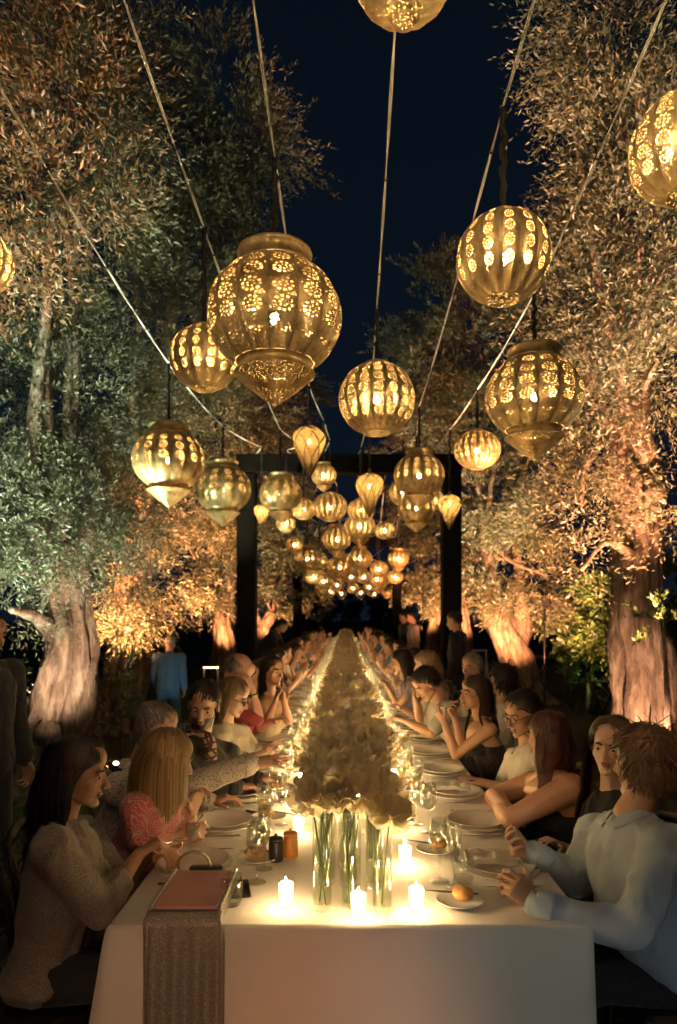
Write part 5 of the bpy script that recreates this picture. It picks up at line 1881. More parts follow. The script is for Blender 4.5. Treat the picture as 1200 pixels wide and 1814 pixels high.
    person('woman with very long pale blonde hair leaning on her hand', RG, seated(dict(
        fem=True, head=P(755, 1178, 5.95), face=(-0.9, 0.2, -0.2), neck=P(770, 1216, 5.98), sl=P(782, 1232, 5.82), sr=P(764, 1232, 6.15), chest=P(782, 1262, 6.0), waist=P(800, 1300, 6.0),
        el=P(742, 1272, 5.85), wl=P(735, 1225, 5.9), hdl=(0.1, 0, 0.9), hnl=(0.7, 0, 0.1), er=P(742, 1272, 6.2), wr=P(712, 1255, 6.1), top=CR, topname='blouse', sleeve=0.4, skin=SK_FAIR, hair='long', hcol=(0.40, 0.28, 0.15), hcol2=(0.22, 0.14, 0.07), seed=34, vox=0.008),
        np.array([1.0, 6.0, 0.5]), 1))
    NF = cloth('navy_floral_dress', (0.03, 0.04, 0.09), 'floral', (0.16, 0.06, 0.08))
    person('dark haired woman in a navy floral dress leaning on the table', RG, seated(dict(
        fem=True, head=P(712, 1172, 6.7), face=(-0.9, 0.3, -0.3), neck=P(722, 1204, 6.7), sl=P(734, 1218, 6.55), sr=P(716, 1216, 6.9), chest=P(734, 1244, 6.7), waist=P(750, 1276, 6.7),
        el=P(706, 1252, 6.6), wl=P(690, 1222, 6.65), er=P(700, 1250, 6.9), wr=P(680, 1240, 6.8), top=NF, topname='dress', sleeve=0.2, skin=SK_TAN, hair='medium', hcol=(0.014, 0.01, 0.009), seed=36, vox=0.008, nh=700),
        np.array([0.98, 6.7, 0.5]), 1))
    person('grey haired man seated a little away from the table on the right', RG, seated(dict(
        head=P(836, 1182, 6.3), face=(-0.75, -0.6, -0.1), neck=P(844, 1220, 6.3), sl=P(858, 1236, 6.15), sr=P(832, 1236, 6.5), chest=P(848, 1264, 6.3), waist=P(852, 1300, 6.3),
        el=P(840, 1280, 6.1), wl=P(805, 1280, 6.15), er=P(815, 1280, 6.5), wr=P(790, 1280, 6.4), top=WS, collar=True, sleeve=1.0, skin=SK_PINK, hair='short', hcol=(0.28, 0.25, 0.22), seed=38, vox=0.008, nh=600),
        np.array([1.24, 6.3, 0.5]), 1))


near_people()


# ---- the guests further down: a few builds, turned and copied
def generic_guest(label, group, x, y, side, fem, top, hair, hcol, seed, pose, skin):
    """built for the seat at (x, y) of one row"""
    r = random.Random(seed)
    f = np.array([-side, 0.0, 0.0])
    rt = np.cross(f, [0, 0, 1.0])
    lean = pose.get('lean', 0.12)
    pe = np.array([x, y, 0.5])
    up = np.array([0, 0, 1.0])
    ch = pe + up * 0.28 + f * lean * 0.7
    upc = pe + up * 0.46 + f * lean
    nk = upc + up * 0.055 + f * 0.02
    hd = nk + up * (0.155 if not fem else 0.145) + f * 0.035
    sh = 0.165 if fem else 0.19
    sp = dict(fem=fem, head=hd, face=nrm(f + rt * pose.get('yaw', 0) + up * pose.get('pitch', -0.15)), neck=nk, sl=upc - rt * sh, sr=upc + rt * sh, chest=ch, waist=pe + up * 0.13 + f * lean * 0.3,
              top=top, topname='blouse' if fem else 'shirt', sleeve=pose.get('sleeve', 0.5), skin=skin, hair=hair, hcol=hcol, seed=seed, vox=0.0095, nh=300, eyes=True, collar=pose.get('collar', False))
    if pose.get('strapless'):
        sp['neckline'] = 'strapless'
    for sd, sx in (('l', -1), ('r', 1)):
        S = upc + rt * sx * sh
        e, w = pose[sd]
        sp['e' + sd] = S + f * e[0] + rt * sx * e[1] + up * e[2]
        sp['w' + sd] = S + f * w[0] + rt * sx * w[1] + up * w[2]
        if w[2] > -0.1:
            sp['hd' + sd] = up + f * 0.3 - rt * sx * 0.3
            sp['hn' + sd] = -rt * sx + f * 0.2
    sp = seated(sp, pe, side)
    return person(label, group, sp, root=(x, y, 0))


REST = ((0.16, 0.05, -0.20), (0.40, -0.03, -0.20))
CHIN = ((0.22, 0.02, -0.20), (0.16, -0.10, 0.02))
UPH = ((0.20, 0.04, -0.19), (0.36, -0.06, -0.02))
VAR = [
    (False, cloth('pale_shirt', (0.55, 0.50, 0.42)), 'short', (0.03, 0.018, 0.012), dict(l=REST, r=UPH, yaw=-0.35, collar=True, sleeve=1.0), SK_TAN, 'man in a pale shirt'),
    (True, cloth('rust_top', (0.30, 0.09, 0.05)), 'medium', (0.05, 0.028, 0.016), dict(l=CHIN, r=REST, yaw=0.4, strapless=True), SK_TAN, 'woman in a bare shouldered rust top'),
    (True, cloth('black_top', (0.015, 0.015, 0.018)), 'long', (0.02, 0.013, 0.01), dict(l=UPH, r=UPH, yaw=-0.5, sleeve=0.2), SK_FAIR, 'dark haired woman in black'),
    (False, cloth('grey_jacket', (0.10, 0.10, 0.11)), 'short', (0.10, 0.085, 0.07), dict(l=UPH, r=REST, yaw=0.6, collar=True, sleeve=1.0), SK_PINK, 'greying man in a dark jacket'),
    (True, cloth('ivory_dress', (0.55, 0.46, 0.36)), 'bob', (0.22, 0.13, 0.06), dict(l=REST, r=CHIN, yaw=-0.8, sleeve=0.3), SK_FAIR, 'fair haired woman in ivory'),
    (False, cloth('blue_shirt', (0.12, 0.17, 0.26)), 'curly', (0.018, 0.012, 0.01), dict(l=CHIN, r=UPH, yaw=0.1, sleeve=0.5, lean=0.2), SK_OLIVE, 'curly haired man in a blue shirt'),
]


def guests_far():
    for side, group, sname, start in ((-1, LG, 'left', 5.92), (1, RG, 'right', 7.25)):
        protos = []
        y = start
        rr = random.Random(5 + side)
        i = 0
        seat_no = 9 if side < 0 else 11
        while y < 24.6:
            k = (i * 5 + (0 if side < 0 else 2) + rr.randrange(2)) % 6
            fem, top, hair, hcol, pose, skin, words = VAR[k]
            x = side * (1.0 + 0.07 * rr.random())
            lab = '%s, %s guest from the front on the %s' % (words, nth(seat_no), sname)
            pr = [p for p in protos if p[0] == k]
            if not pr:
                t = generic_guest(lab, group, x, y, side, fem, top, hair, hcol, 100 + k * 7 + (3 if side > 0 else 0), pose, skin)
                remember(t)
                protos.append((k, t))
            else:
                t = copy_tree(pr[0][1])
                t.location = (x, y, 0)
                t.rotation_euler = (0, 0, rr.uniform(-0.3, 0.3))
                s = rr.uniform(0.95, 1.05)
                t.scale = (s, s, s)
                t['label'] = lab
            y += 0.53 + rr.uniform(-0.04, 0.04)
            i += 1
            seat_no += 1


guests_far()


# ---- people on their feet
def standing(label, loc, f, fem=False, top=None, bottom=None, bend=0.0, hair='short', hcol=(0.015, 0.011, 0.009), h=1.0, arms='down', seed=60, skin=SK_TAN, vox=0.009, stride=0.0, face=None, group=None, gz=0.0, collar=True):
    f = nrm(f)
    rt = np.cross(f, [0, 0, 1.0])
    up = np.array([0, 0, 1.0])
    b = np.asarray(loc, float)
    pe = b + up * 0.95 * h
    ax = nrm(up * math.cos(bend) + f * math.sin(bend))
    wa = pe + ax * 0.14 * h
    ch = pe + ax * 0.30 * h
    upc = pe + ax * 0.49 * h
    nk = upc + ax * 0.06 * h
    hd = nk + nrm(ax + f * 0.3) * 0.17 * h
    sp = dict(fem=fem, head=hd, face=f + up * -0.2 - up * bend * 0.5 if face is None else face, neck=nk, sl=upc - rt * 0.195, sr=upc + rt * 0.195, chest=ch, waist=wa, pelvis=pe, hipr=rt, fwd=np.cross(rt, ax) * -1,
              top=top, topname='jacket', collar=collar, sleeve=1.0, loose=0.024, skin=skin, hair=hair, hcol=hcol, seed=seed, vox=vox, nh=500, bottom=bottom)
    for sd, sx in (('l', -1), ('r', 1)):
        S = upc + rt * sx * 0.195
        sw = stride * sx
        if arms == 'down':
            sp['e' + sd] = S - up * 0.28 * h + rt * sx * 0.05 + f * (-0.02 - sw * 0.3)
            sp['w' + sd] = S - up * 0.53 * h + rt * sx * 0.06 + f * (0.05 - sw * 0.5)
            sp['hn' + sd] = -rt * sx
        else:
            sp['e' + sd] = S - up * 0.24 * h + rt * sx * 0.04 + f * 0.10
            sp['w' + sd] = S - up * 0.26 * h - rt * sx * 0.05 + f * 0.34
        sp['k' + sd] = b + up * 0.50 * h + rt * sx * 0.10 + f * (0.03 + sw * 0.9)
        sp['a' + sd] = b + up * 0.09 + rt * sx * 0.10 + f * sw * (1.6 if sw > 0 else 1.2)
    return person(label, group, sp, root=loc)


BSUIT = cloth('blue_suit', (0.05, 0.13, 0.21))
BLKV = cloth('black_waistcoat', (0.010, 0.010, 0.011))
pb = P(298, VPY, 11.0)
standing('man in a blue suit walking away over the lawn', (pb[0], 11.0, -0.34), (0.1, 1, 0), top=BSUIT, bottom=BSUIT, h=0.96, stride=0.12, seed=61, hcol=(0.25, 0.23, 0.2), bend=0.1)
pb = P(470, VPY, 13.2)
standing('waiter in black leaning over the guests on the left', (pb[0] - 0.1, 13.2, -0.0), (1, -0.15, 0), top=BLKV, bottom=TROUSER, bend=0.62, arms='fwd', seed=62)
standing('man in black standing before the right post', (1.52, 9.2, 0), (-1, 0.4, 0), top=BLKV, bottom=TROUSER, seed=63, h=0.985)
standing('waiter in black standing at the left edge of the picture', (-2.0, 3.75, 0), (0.9, -0.35, 0), top=BLKV, bottom=TROUSER, seed=64, vox=0.007, h=0.97)
standing('man in a pale jacket standing near the far end on the right', (1.55, 15.5, 0), (-1, -0.2, 0), top=cloth('pale_jacket', (0.45, 0.38, 0.32)), bottom=TROUSER, seed=65)
standing('man in a dark jacket standing near the far end on the right', (1.5, 17.2, 0), (-1, -0.4, 0), top=BLKV, bottom=TROUSER, seed=66)

# ------------------------------------------------------------------ the long table
TX0, TX1, TY0, TY1, TZ = -0.745, 0.77, 2.13, 25.0, 0.75
SEATY = [2.62 + 0.53 * k for k in range(42)]


def mat_linen():
    m, nt, out = newmat('white_linen')
    tc = N(nt, 'ShaderNodeTexCoord')
    ob = tc.outputs['Object']
    c = ramp(nt, noise_n(nt, 3.0, 3, 0.5, ob), [(0.3, (0.70, 0.67, 0.62)), (0.7, (0.78, 0.75, 0.70))])
    h = math_n(nt, 'ADD', noise_n(nt, 5, 3, 0.5, ob), math_n(nt, 'MULTIPLY', noise_n(nt, 320, 2, 0.5, ob), 0.05))
    p = principled(nt, out, c, 0.85, 0, bump_n(nt, h, 0.35, 0.03))
    p.inputs['Sheen Weight'].default_value = 0.1
    return m


LINEN = mat_linen()


def build_table():
    t = thing('banquet_table', 'very long banquet table running away under the white cloth', 'table', (0.0, TY0, 0))
    wood = simple('table_wood', (0.10, 0.06, 0.035), 0.6)
    cx = (TX0 + TX1) / 2
    obj('tabletop', to_mesh('tabletop', box((cx, (TY1 - TY0) / 2, TZ - 0.03), (TX1 - TX0 - 0.03, TY1 - TY0 - 0.03, 0.03)), wood, False), t)
    leg = to_mesh('leg', bevel_box((0, 0, 0.36), (0.06, 0.06, 0.71), 0.006), wood, False)
    for y in np.arange(0.3, TY1 - TY0, 2.4):
        for x in (TX0 + 0.12, TX1 - 0.12):
            obj('leg', leg, t, (x, y, 0))
    # cloth: level top, hem hanging in folds
    per = []
    r = 0.012
    def run(p, q, step):
        n = max(2, int(np.linalg.norm(np.array(q) - np.array(p)) / step))
        for i in range(n):
            per.append((p[0] + (q[0] - p[0]) * i / n, p[1] + (q[1] - p[1]) * i / n))
    run((TX0, TY0), (TX1, TY0), 0.025)
    run((TX1, TY0), (TX1, TY0 + 5), 0.04)
    run((TX1, TY0 + 5), (TX1, TY1), 0.2)
    run((TX1, TY1), (TX0, TY1), 0.1)
    run((TX0, TY1), (TX0, TY0 + 5), 0.2)
    run((TX0, TY0 + 5), (TX0, TY0), 0.04)
    per = np.array(per)
    n = len(per)
    nxt, prv = np.roll(per, -1, 0), np.roll(per, 1, 0)
    tg = nrm_rows(nxt - prv)
    nn = np.stack([tg[:, 1], -tg[:, 0]], 1)
    s = np.cumsum(np.linalg.norm(per - prv, axis=1))
    corner = np.zeros(n)
    for c, amp in (((TX0, TY0), 0.085), ((TX1, TY0), 0.02), ((TX1, TY1), 0.05), ((TX0, TY1), 0.05)):
        corner = np.maximum(corner, amp * np.exp(-(np.linalg.norm(per - np.array(c), axis=1) / 0.13) ** 2))
    zs = [TZ, TZ - 0.004, TZ - 0.012, TZ - 0.05, 0.62, 0.52, 0.42, 0.32, 0.22, 0.12, 0.055]
    rows = []
    # top ring pulled in for a soft edge
    for k, z in enumerate(zs):
        dep = (TZ - z) / 0.7
        out = {0: -0.010, 1: -0.003, 2: 0.002}.get(k, 0.004 + 0.022 * dep)
        w = dep * (0.016 * np.sin(s * 7.3 + 0.6 * np.sin(s * 1.9)) + 0.012 * np.sin(s * 15.1 + 1.0))
        w = w * np.clip(np.abs(per[:, 1] - TY0) * 8 + 0.75, 0, 1)
        rows.append(np.column_stack([per + nn * (out + w + corner * dep)[:, None], np.full(n, z)]))
    V = np.vstack(rows)
    F = ring_faces(len(zs), n, False, False)
    F = [tuple(reversed(q)) for q in F]
    # top sheet as a grid
    ys = np.concatenate([np.linspace(TY0 + 0.010, TY0 + 6, 120), np.linspace(TY0 + 6.2, TY1 - 0.010, 80)])
    xs = np.linspace(TX0 + 0.010, TX1 - 0.010, 44)
    X, Y = np.meshgrid(xs, ys)
    ed = np.minimum.reduce([(X - xs[0]), (xs[-1] - X), (Y - ys[0]), (ys[-1] - Y)])
    Z = TZ + 0.0016 * np.clip(ed * 12, 0, 1) * (np.sin(X * 9 + 2 * np.sin(Y * 1.3)) * np.sin(Y * 3.1) + 0.8 * np.sin((X * 1.2 + Y) * 5.0)) * 0.5
    g = Geo()
    g.add((V, F))
    nx = len(xs)
    g.add((np.stack([X, Y, Z], -1).reshape(-1, 3), [(j * nx + i, j * nx + i + 1, (j + 1) * nx + i + 1, (j + 1) * nx + i) for j in range(len(ys) - 1) for i in range(nx - 1)]))
    o = np.array([cx, TY0, 0])
    obj('tablecloth', to_mesh('tablecloth', g, LINEN, origin=o), loc=tuple(o), label='white linen cloth covering the whole long table to the ground', cat='tablecloth')


build_table()

# ------------------------------------------------------------------ chairs
CHAIRW = simple('chair_wood', (0.03, 0.022, 0.016), 0.5)


def make_chair():
    t = thing('chair', 'x', 'chair', (0, 0, 0))
    obj('seat', to_mesh('seat', bevel_box((0, 0, 0.39), (0.42, 0.42, 0.045), 0.015), CHAIRW, False), t)
    for sx in (-1, 1):
        obj('leg', to_mesh('leg', sweep([(sx * 0.18, 0.18, 0.37), (sx * 0.19, 0.19, 0.0)], [0.017, 0.012], 8), CHAIRW), t)
        obj('leg', to_mesh('leg', sweep([(sx * 0.19, -0.24, 0.0), (sx * 0.18, -0.19, 0.39), (sx * 0.17, -0.21, 0.62), (sx * 0.16, -0.25, 0.84)], [0.013, 0.018, 0.016, 0.014], 8), CHAIRW), t)
    obj('backrest', to_mesh('backrest', sweep(catmull([(-0.165, -0.245, 0.82), (0, -0.285, 0.84), (0.165, -0.245, 0.82)], 9), 0.022, 8), CHAIRW), t)
    for z in (0.56, 0.69):
        obj('back_rail', to_mesh('back_rail', sweep(catmull([(-0.17, -0.205 - (z - .5) * .1, z), (0, -0.24 - (z - .5) * .1, z), (0.17, -0.205 - (z - .5) * .1, z)], 7), 0.011, 6), CHAIRW), t)
    return t


def place_chairs():
    proto = make_chair()
    remember(proto)
    first = True
    guests = [o for o in bpy.data.objects if o.get('category') == 'person' and o.get('group') in (LG, RG)]
    guests.sort(key=lambda o: o.location[1])
    cnt = {-1: 0, 1: 0}
    for o in guests:
        side = -1 if o.location[0] < 0 else 1
        cnt[side] += 1
        if o.location[1] > 16:
            continue
        c = proto if first else copy_tree(proto)
        first = False
        c.location = (o.location[0] + side * 0.02, o.location[1], 0)
        c.rotation_euler = (0, 0, -math.pi / 2 if side < 0 else math.pi / 2)
        tag(c, 'dark wooden chair under the %s guest from the front on the %s' % (nth(cnt[side]), 'left' if side < 0 else 'right'), 'chair', 'dining chairs')


place_chairs()

# ------------------------------------------------------------------ flowers down the middle
def mat_petal():
    m, nt, out = newmat('cream_petal')
    at = N(nt, 'ShaderNodeAttribute', attribute_name='tint')
    c = ramp(nt, at.outputs['Fac'], [(0.0, (0.93, 0.86, 0.66)), (0.5, (0.96, 0.92, 0.80)), (1.0, (0.97, 0.95, 0.88))])
    p = principled(nt, None, c, 0.6, 0, bump_n(nt, noise_n(nt, 55, 3), 0.3, 0.006))
    tr = N(nt, 'ShaderNodeBsdfTranslucent')
    nt.links.new(mixrgb(nt, 1.0, c, (1.0, 0.92, 0.70), 'MULTIPLY'), tr.inputs[0])
    mx = N(nt, 'ShaderNodeMixShader')
    mx.inputs[0].default_value = 0.70
    nt.links.new(p.outputs[0], mx.inputs[1])
    nt.links.new(tr.outputs[0], mx.inputs[2])
    nt.links.new(mx.outputs[0], out.inputs[0])
    return m


PETAL = mat_petal()
STEM = simple('flower_stem', (0.10, 0.17, 0.035), 0.5)


def petal_patch(size, cup, r, ruffle, n=5):
    """one cupped ruffled petal growing from the origin along +x"""
    u = np.linspace(0, 1, n)
    w = np.linspace(-1, 1, n + 2)
    ph = r.random() * 6
    v = []
    for a in u:
        for b in w:
            wid = size * 0.52 * math.sin(min(1, a * 0.9 + 0.12) * math.pi * 0.62) ** 0.8
            x = size * a * (1 - 0.22 * b * b)
            z = cup * size * (a ** 1.6) * (1 - 0.25 * b * b) + ruffle * size * a * math.sin(b * 5.2 + ph + r.random() * 1.2) - 0.1 * size * b * b * a
            v.append((x, b * wid, z))
    q = n + 2
    f = [(i * q + j, i * q + j + 1, (i + 1) * q + j + 1, (i + 1) * q + j) for i in range(n - 1) for j in range(q - 1)]
    return np.array(v), f


def bloom_mesh(seed, R=0.062, n=5):
    r = np.random.default_rng(seed)
    g = Geo()
    tint = []
    for ring, (num, tilt, sc, cup, rad) in enumerate(((7, -0.5, 0.92, 0.35, 0.006), (6, 0.15, 1.0, 0.45, 0.010), (5, 0.75, 0.85, 0.30, 0.008))):
        for k in range(num):
            pv, pf = petal_patch(R * sc * r.uniform(0.85, 1.15), cup, r, 0.20, n)
            t = tilt + r.normal() * 0.12
            Ry = np.array([[math.cos(t), 0, -math.sin(t)], [0, 1, 0], [math.sin(t), 0, math.cos(t)]])
            pv = pv @ Ry.T + [rad, 0, 0]
            pv = pv @ rotz(k * 2 * math.pi / num + ring * 0.5 + r.normal() * 0.15).T
            pv[:, 2] += 0.004 * ring
            g.add((pv, pf))
            base = 0.25 + 0.6 * r.random()
            tint.append(np.clip(base - 0.25 * (1 - np.linalg.norm(pv, axis=1) / R), 0, 1))
    me = to_mesh('bloom', g, PETAL)
    at = me.attributes.new('tint', 'FLOAT', 'POINT')
    at.data.foreach_set('value', np.concatenate(tint).astype(np.float32))
    return me


FCX = 0.012


def ridge(y, u):
    """height of the flower mound across its width, u in -1..1"""
    front = 0.62 + 0.38 * float(smooth(2.22, 2.75, y))
    return 1.075 + (0.075 * math.sqrt(max(0, 1 - u * u)) + 0.02 * math.sin(y * 6.1 + u * 3)) * front - 0.035 * (1 - front)


def build_flowers():
    r = random.Random(11)
    blooms = [bloom_mesh(200 + i, 0.064 + 0.004 * (i % 3)) for i in range(7)]
    small = [bloom_mesh(220 + i, 0.068, 3) for i in range(3)]
    spots = []
    y = 2.24
    row = 0
    while y < 24.6:
        m = 3 if row % 2 else 4
        for k in range(m):
            u = (k + 0.5) / m * 2 - 1 + r.uniform(-0.12, 0.12)
            yy = y + r.uniform(-0.045, 0.045)
            half = 0.165 + 0.01 * float(smooth(2.3, 3.0, yy))
            spots.append((FCX + u * half, yy, ridge(yy, max(-1, min(1, u))) + r.uniform(-0.035, 0.035), u))
        y += 0.105 if y < 6 else 0.12
        row += 1
    spots.sort(key=lambda s: s[1])
    cnt = 0
    stem_me = {}
    V, F, T = [], [], []
    o = 0
    for (x, yy, z, u) in spots:
        tx, ty = -0.25 + r.uniform(-0.35, 0.35), u * 0.75 + r.uniform(-0.25, 0.25)
        rot = (tx if False else r.uniform(-0.3, 0.3) - (0.55 if yy < 2.36 else 0.12) * -1 * 1.0, ty, r.uniform(0, 6.28))
        if cnt < 298:
            cnt += 1
            side = 'left edge' if u < -0.35 else 'right edge' if u > 0.35 else 'crest'
            t = thing('white_rose', '%s white rose from the front, on the %s of the flower mound' % (nth_big(cnt), side), 'flower', (x, yy, z), (0, 0, 0), 'white roses of the centrepiece')
            b = obj('bloom', r.choice(blooms), t, (0, 0, 0))
            b.rotation_mode = 'ZXY'
            b.rotation_euler = (0.5 if yy < 2.36 else 0.1 + r.uniform(-0.25, 0.25), ty, r.uniform(0, 6.28))
            b.rotation_mode = 'XYZ'
            e = (Matrix.Rotation(0.45 if yy < 2.36 else r.uniform(-0.1, 0.35), 3, 'X') @ Matrix.Rotation(ty * 0.8, 3, 'Y') @ Matrix.Rotation(r.uniform(0, 6.28), 3, 'Z')).to_euler()
            b.rotation_euler = e
            sc = r.uniform(0.85, 1.15)
            b.scale = (sc, sc, sc)
            if yy < 3.4:
                vi = min(range(len(VASES)), key=lambda i: (VASES[i][0] - x) ** 2 + (VASES[i][1] - yy) ** 2)
                vx, vy = VASES[vi]
                p0 = np.array([vx - x + r.uniform(-0.018, 0.018), vy - yy + r.uniform(-0.018, 0.018), 0.775 - z])
                p1 = np.array([vx - x + (0.02 if x > vx else -0.02), vy - yy, 1.02 - z])
                obj('stem', to_mesh('stem', sweep(catmull([p0, p1, (0, 0, -0.006)], 8), 0.0026, 6), STEM), t)
        else:
            me = r.choice(small)
            v = co_of(me)
            R = np.array((Matrix.Rotation(r.uniform(-0.1, 0.35), 3, 'X') @ Matrix.Rotation(ty * 0.8, 3, 'Y') @ Matrix.Rotation(r.uniform(0, 6.28), 3, 'Z')))
            V.append(v @ R.T * r.uniform(0.9, 1.15) + [x, yy, z])
            F += [tuple(i + o for i in p.vertices) for p in me.polygons]
            o += len(v)
            a = np.empty(len(v), np.float32)
            me.attributes['tint'].data.foreach_get('value', a)
            T.append(a)
    me = to_mesh('rose_bank', (np.vstack(V), F), PETAL)
    at = me.attributes.new('tint', 'FLOAT', 'POINT')
    at.data.foreach_set('value', np.concatenate(T))
    obj('rose_bank', me, label='bank of white roses continuing to the far end of the table', cat='flowers', kind='stuff')


def nth_big(n):
    if n < 100:
        return nth(n)
    h = {1: 'one', 2: 'two'}[n // 100]
    return '%s-hundredth' % h if n % 100 == 0 else '%s-hundred-%s' % (h, nth(n % 100))


GLASS = thin_glass('clear_glass', (0.93, 0.94, 0.92), f0=0.10, edge=0.85)
WATER = thin_glass('vase_water', (0.95, 0.97, 0.90), 0.03, 0.35)
VASES = []
for j in range(26):
    for i, dx in enumerate((-0.088, 0.0, 0.10)):
        VASES.append((FCX + dx + 0.01 * math.sin(j * 2.1 + i), 2.245 + 0.05 * (i == 1) * 0.0 + 0.20 * j + 0.02 * math.sin(j * 1.3 + i * 2)))


def build_vases():
    prof = [(0.030, 0.0), (0.0325, 0.002), (0.0325, 0.012), (0.032, 0.15), (0.0325, 0.315), (0.0315, 0.316), (0.0305, 0.30), (0.0300, 0.02), (0.001, 0.015)]
    me = to_mesh('glass', lathe(prof, 22, cap0=True), thin_glass('vase_glass', (0.96, 0.97, 0.95), 0.035, 0.5))
    wm = to_mesh('water', lathe([(0.001, 0.022), (0.0290, 0.024), (0.0290, 0.165), (0.001, 0.166)], 18), WATER)
    for k, (x, y) in enumerate(VASES[:45]):
        pos = ('left', 'middle', 'right')[k % 3]
        t = thing('cylinder_vase', 'clear glass cylinder vase, %s of the %s row of vases under the roses' % (pos, nth(k // 3 + 1)), 'vase', (x, y, TZ + 0.003), group='vases under the roses')
        obj('glass', me, t)
        obj('water', wm, t)


build_flowers()
build_vases()

# ------------------------------------------------------------------ votive candles
FLAME = emit('candle_flame', (1.0, 0.63, 0.30), 580.0)


def mat_wax():
    m, nt, out = newmat('candle_wax')
    d = N(nt, 'ShaderNodeBsdfDiffuse')
    d.inputs[0].default_value = (0.85, 0.80, 0.66, 1)
    t = N(nt, 'ShaderNodeBsdfTranslucent')
    t.inputs[0].default_value = (0.95, 0.86, 0.64, 1)
    mx = N(nt, 'ShaderNodeMixShader')
    mx.inputs[0].default_value = 0.75
    nt.links.new(d.outputs[0], mx.inputs[1])
    nt.links.new(t.outputs[0], mx.inputs[2])
    clr = N(nt, 'ShaderNodeBsdfTransparent')
    m2 = N(nt, 'ShaderNodeMixShader')
    m2.inputs[0].default_value = 0.45
    nt.links.new(mx.outputs[0], m2.inputs[1])
    nt.links.new(clr.outputs[0], m2.inputs[2])
    nt.links.new(m2.outputs[0], out.inputs[0])
    return m


def build_candles():
    gl = to_mesh('glass', lathe([(0.018, 0.0), (0.020, 0.002), (0.0215, 0.012), (0.0265, 0.094), (0.0258, 0.0945), (0.0205, 0.014), (0.001, 0.011)], 20, cap0=True), thin_glass('votive_glass', (0.96, 0.97, 0.93), 0.05, 0.6))
    wax = to_mesh('wax', lathe([(0.001, 0.014), (0.0196, 0.014), (0.0218, 0.048), (0.0238, 0.080)], 20), mat_wax())
    fl = to_mesh('flame', lathe([(0.0005, 0.040), (0.0085, 0.046), (0.0120, 0.056), (0.0105, 0.069), (0.0055, 0.083), (0.0004, 0.094)], 8), FLAME)
    spots = [(*P(507, 1608, 2.26)[:2],), (*P(635, 1632, 2.175)[:2],), (*P(738, 1618, 2.22)[:2],), (*P(718, 1537, 2.62)[:2],), (*P(529, 1480, 3.0)[:2],), (*P(704, 1470, 3.08)[:2],)]
    r = random.Random(4)
    y = 3.45
    while y < 24.5:
        spots.append((FCX - 0.245 + r.uniform(-0.02, 0.02), y + r.uniform(-0.06, 0.06)))
        spots.append((FCX + 0.245 + r.uniform(-0.02, 0.02), y + 0.12 + r.uniform(-0.06, 0.06)))
        y += 0.38 if y < 12 else 0.5
    for k in range(4, 30, 2):  # extra votives added under the mound to brighten the roses from below
        for dx in (-0.044, 0.05):
            spots.append((FCX + dx, 2.545 + (0.2 if k < 12 else 0.0) * k + (2.4 + 0.4 * (k - 12) if k >= 12 else 0) + (0.0 if dx < 0 else 0.0)))
    mid0 = len(spots) - 26
    LABC = ['votive candle left of the front vases', 'votive candle at the front edge before the middle vase', 'votive candle by the front bread plate on the right', 'votive candle between the right hand bread plates', 'votive candle under the roses on the left by the pepper mill', 'votive candle under the roses on the right']
    c = {-1: 0, 1: 0}
    for i, (x, yy) in enumerate(spots):
        sd = -1 if x < FCX else 1
        c[sd] += 1
        if i >= mid0:
            lab = '%s added votive candle lighting the roses from below, hidden among the vases, %s one of its pair' % (nth((i - mid0) // 2 + 1), 'left' if (i - mid0) % 2 == 0 else 'right')
        else:
            lab = LABC[i] if i < 6 else '%s lit votive candle from the front along the %s of the roses' % (nth(c[sd]), 'left' if sd < 0 else 'right')
        t = thing('votive_candle', lab, 'candle', (x, yy, TZ + 0.003), (0, 0, r.uniform(0, 6)), 'lit votive candles')
        obj('glass', gl, t)
        obj('wax', wax, t)
        obj('flame', fl, t)


build_candles()

# ------------------------------------------------------------------ place settings
CHINA = simple('white_china', (0.74, 0.72, 0.67), 0.16, var=0.03, bstr=0)
STEEL = simple('cutlery_steel', (0.55, 0.52, 0.47), 0.22, 0.95, var=0.1, bstr=0)
BREAD = simple('bread_crust', (0.50, 0.26, 0.08), 0.75, var=0.35, nscale=25, bstr=0.5, bscale=40)
WINE = thin_glass('white_wine', (0.95, 0.86, 0.55), 0.04, 0.3)
NAPK = cloth('linen_napkin', (0.72, 0.69, 0.63), bs=0.7)


def plate_mesh(R, h, name='plate'):
    return to_mesh(name, lathe([(0.001, 0.004), (R * 0.58, 0.004), (R * 0.64, 0.008), (R * 0.97, h), (R, h + 0.002), (R * 0.985, h - 0.002), (R * 0.64, 0.001), (R * 0.55, 0.0), (0.001, 0.0)], 36), CHINA)


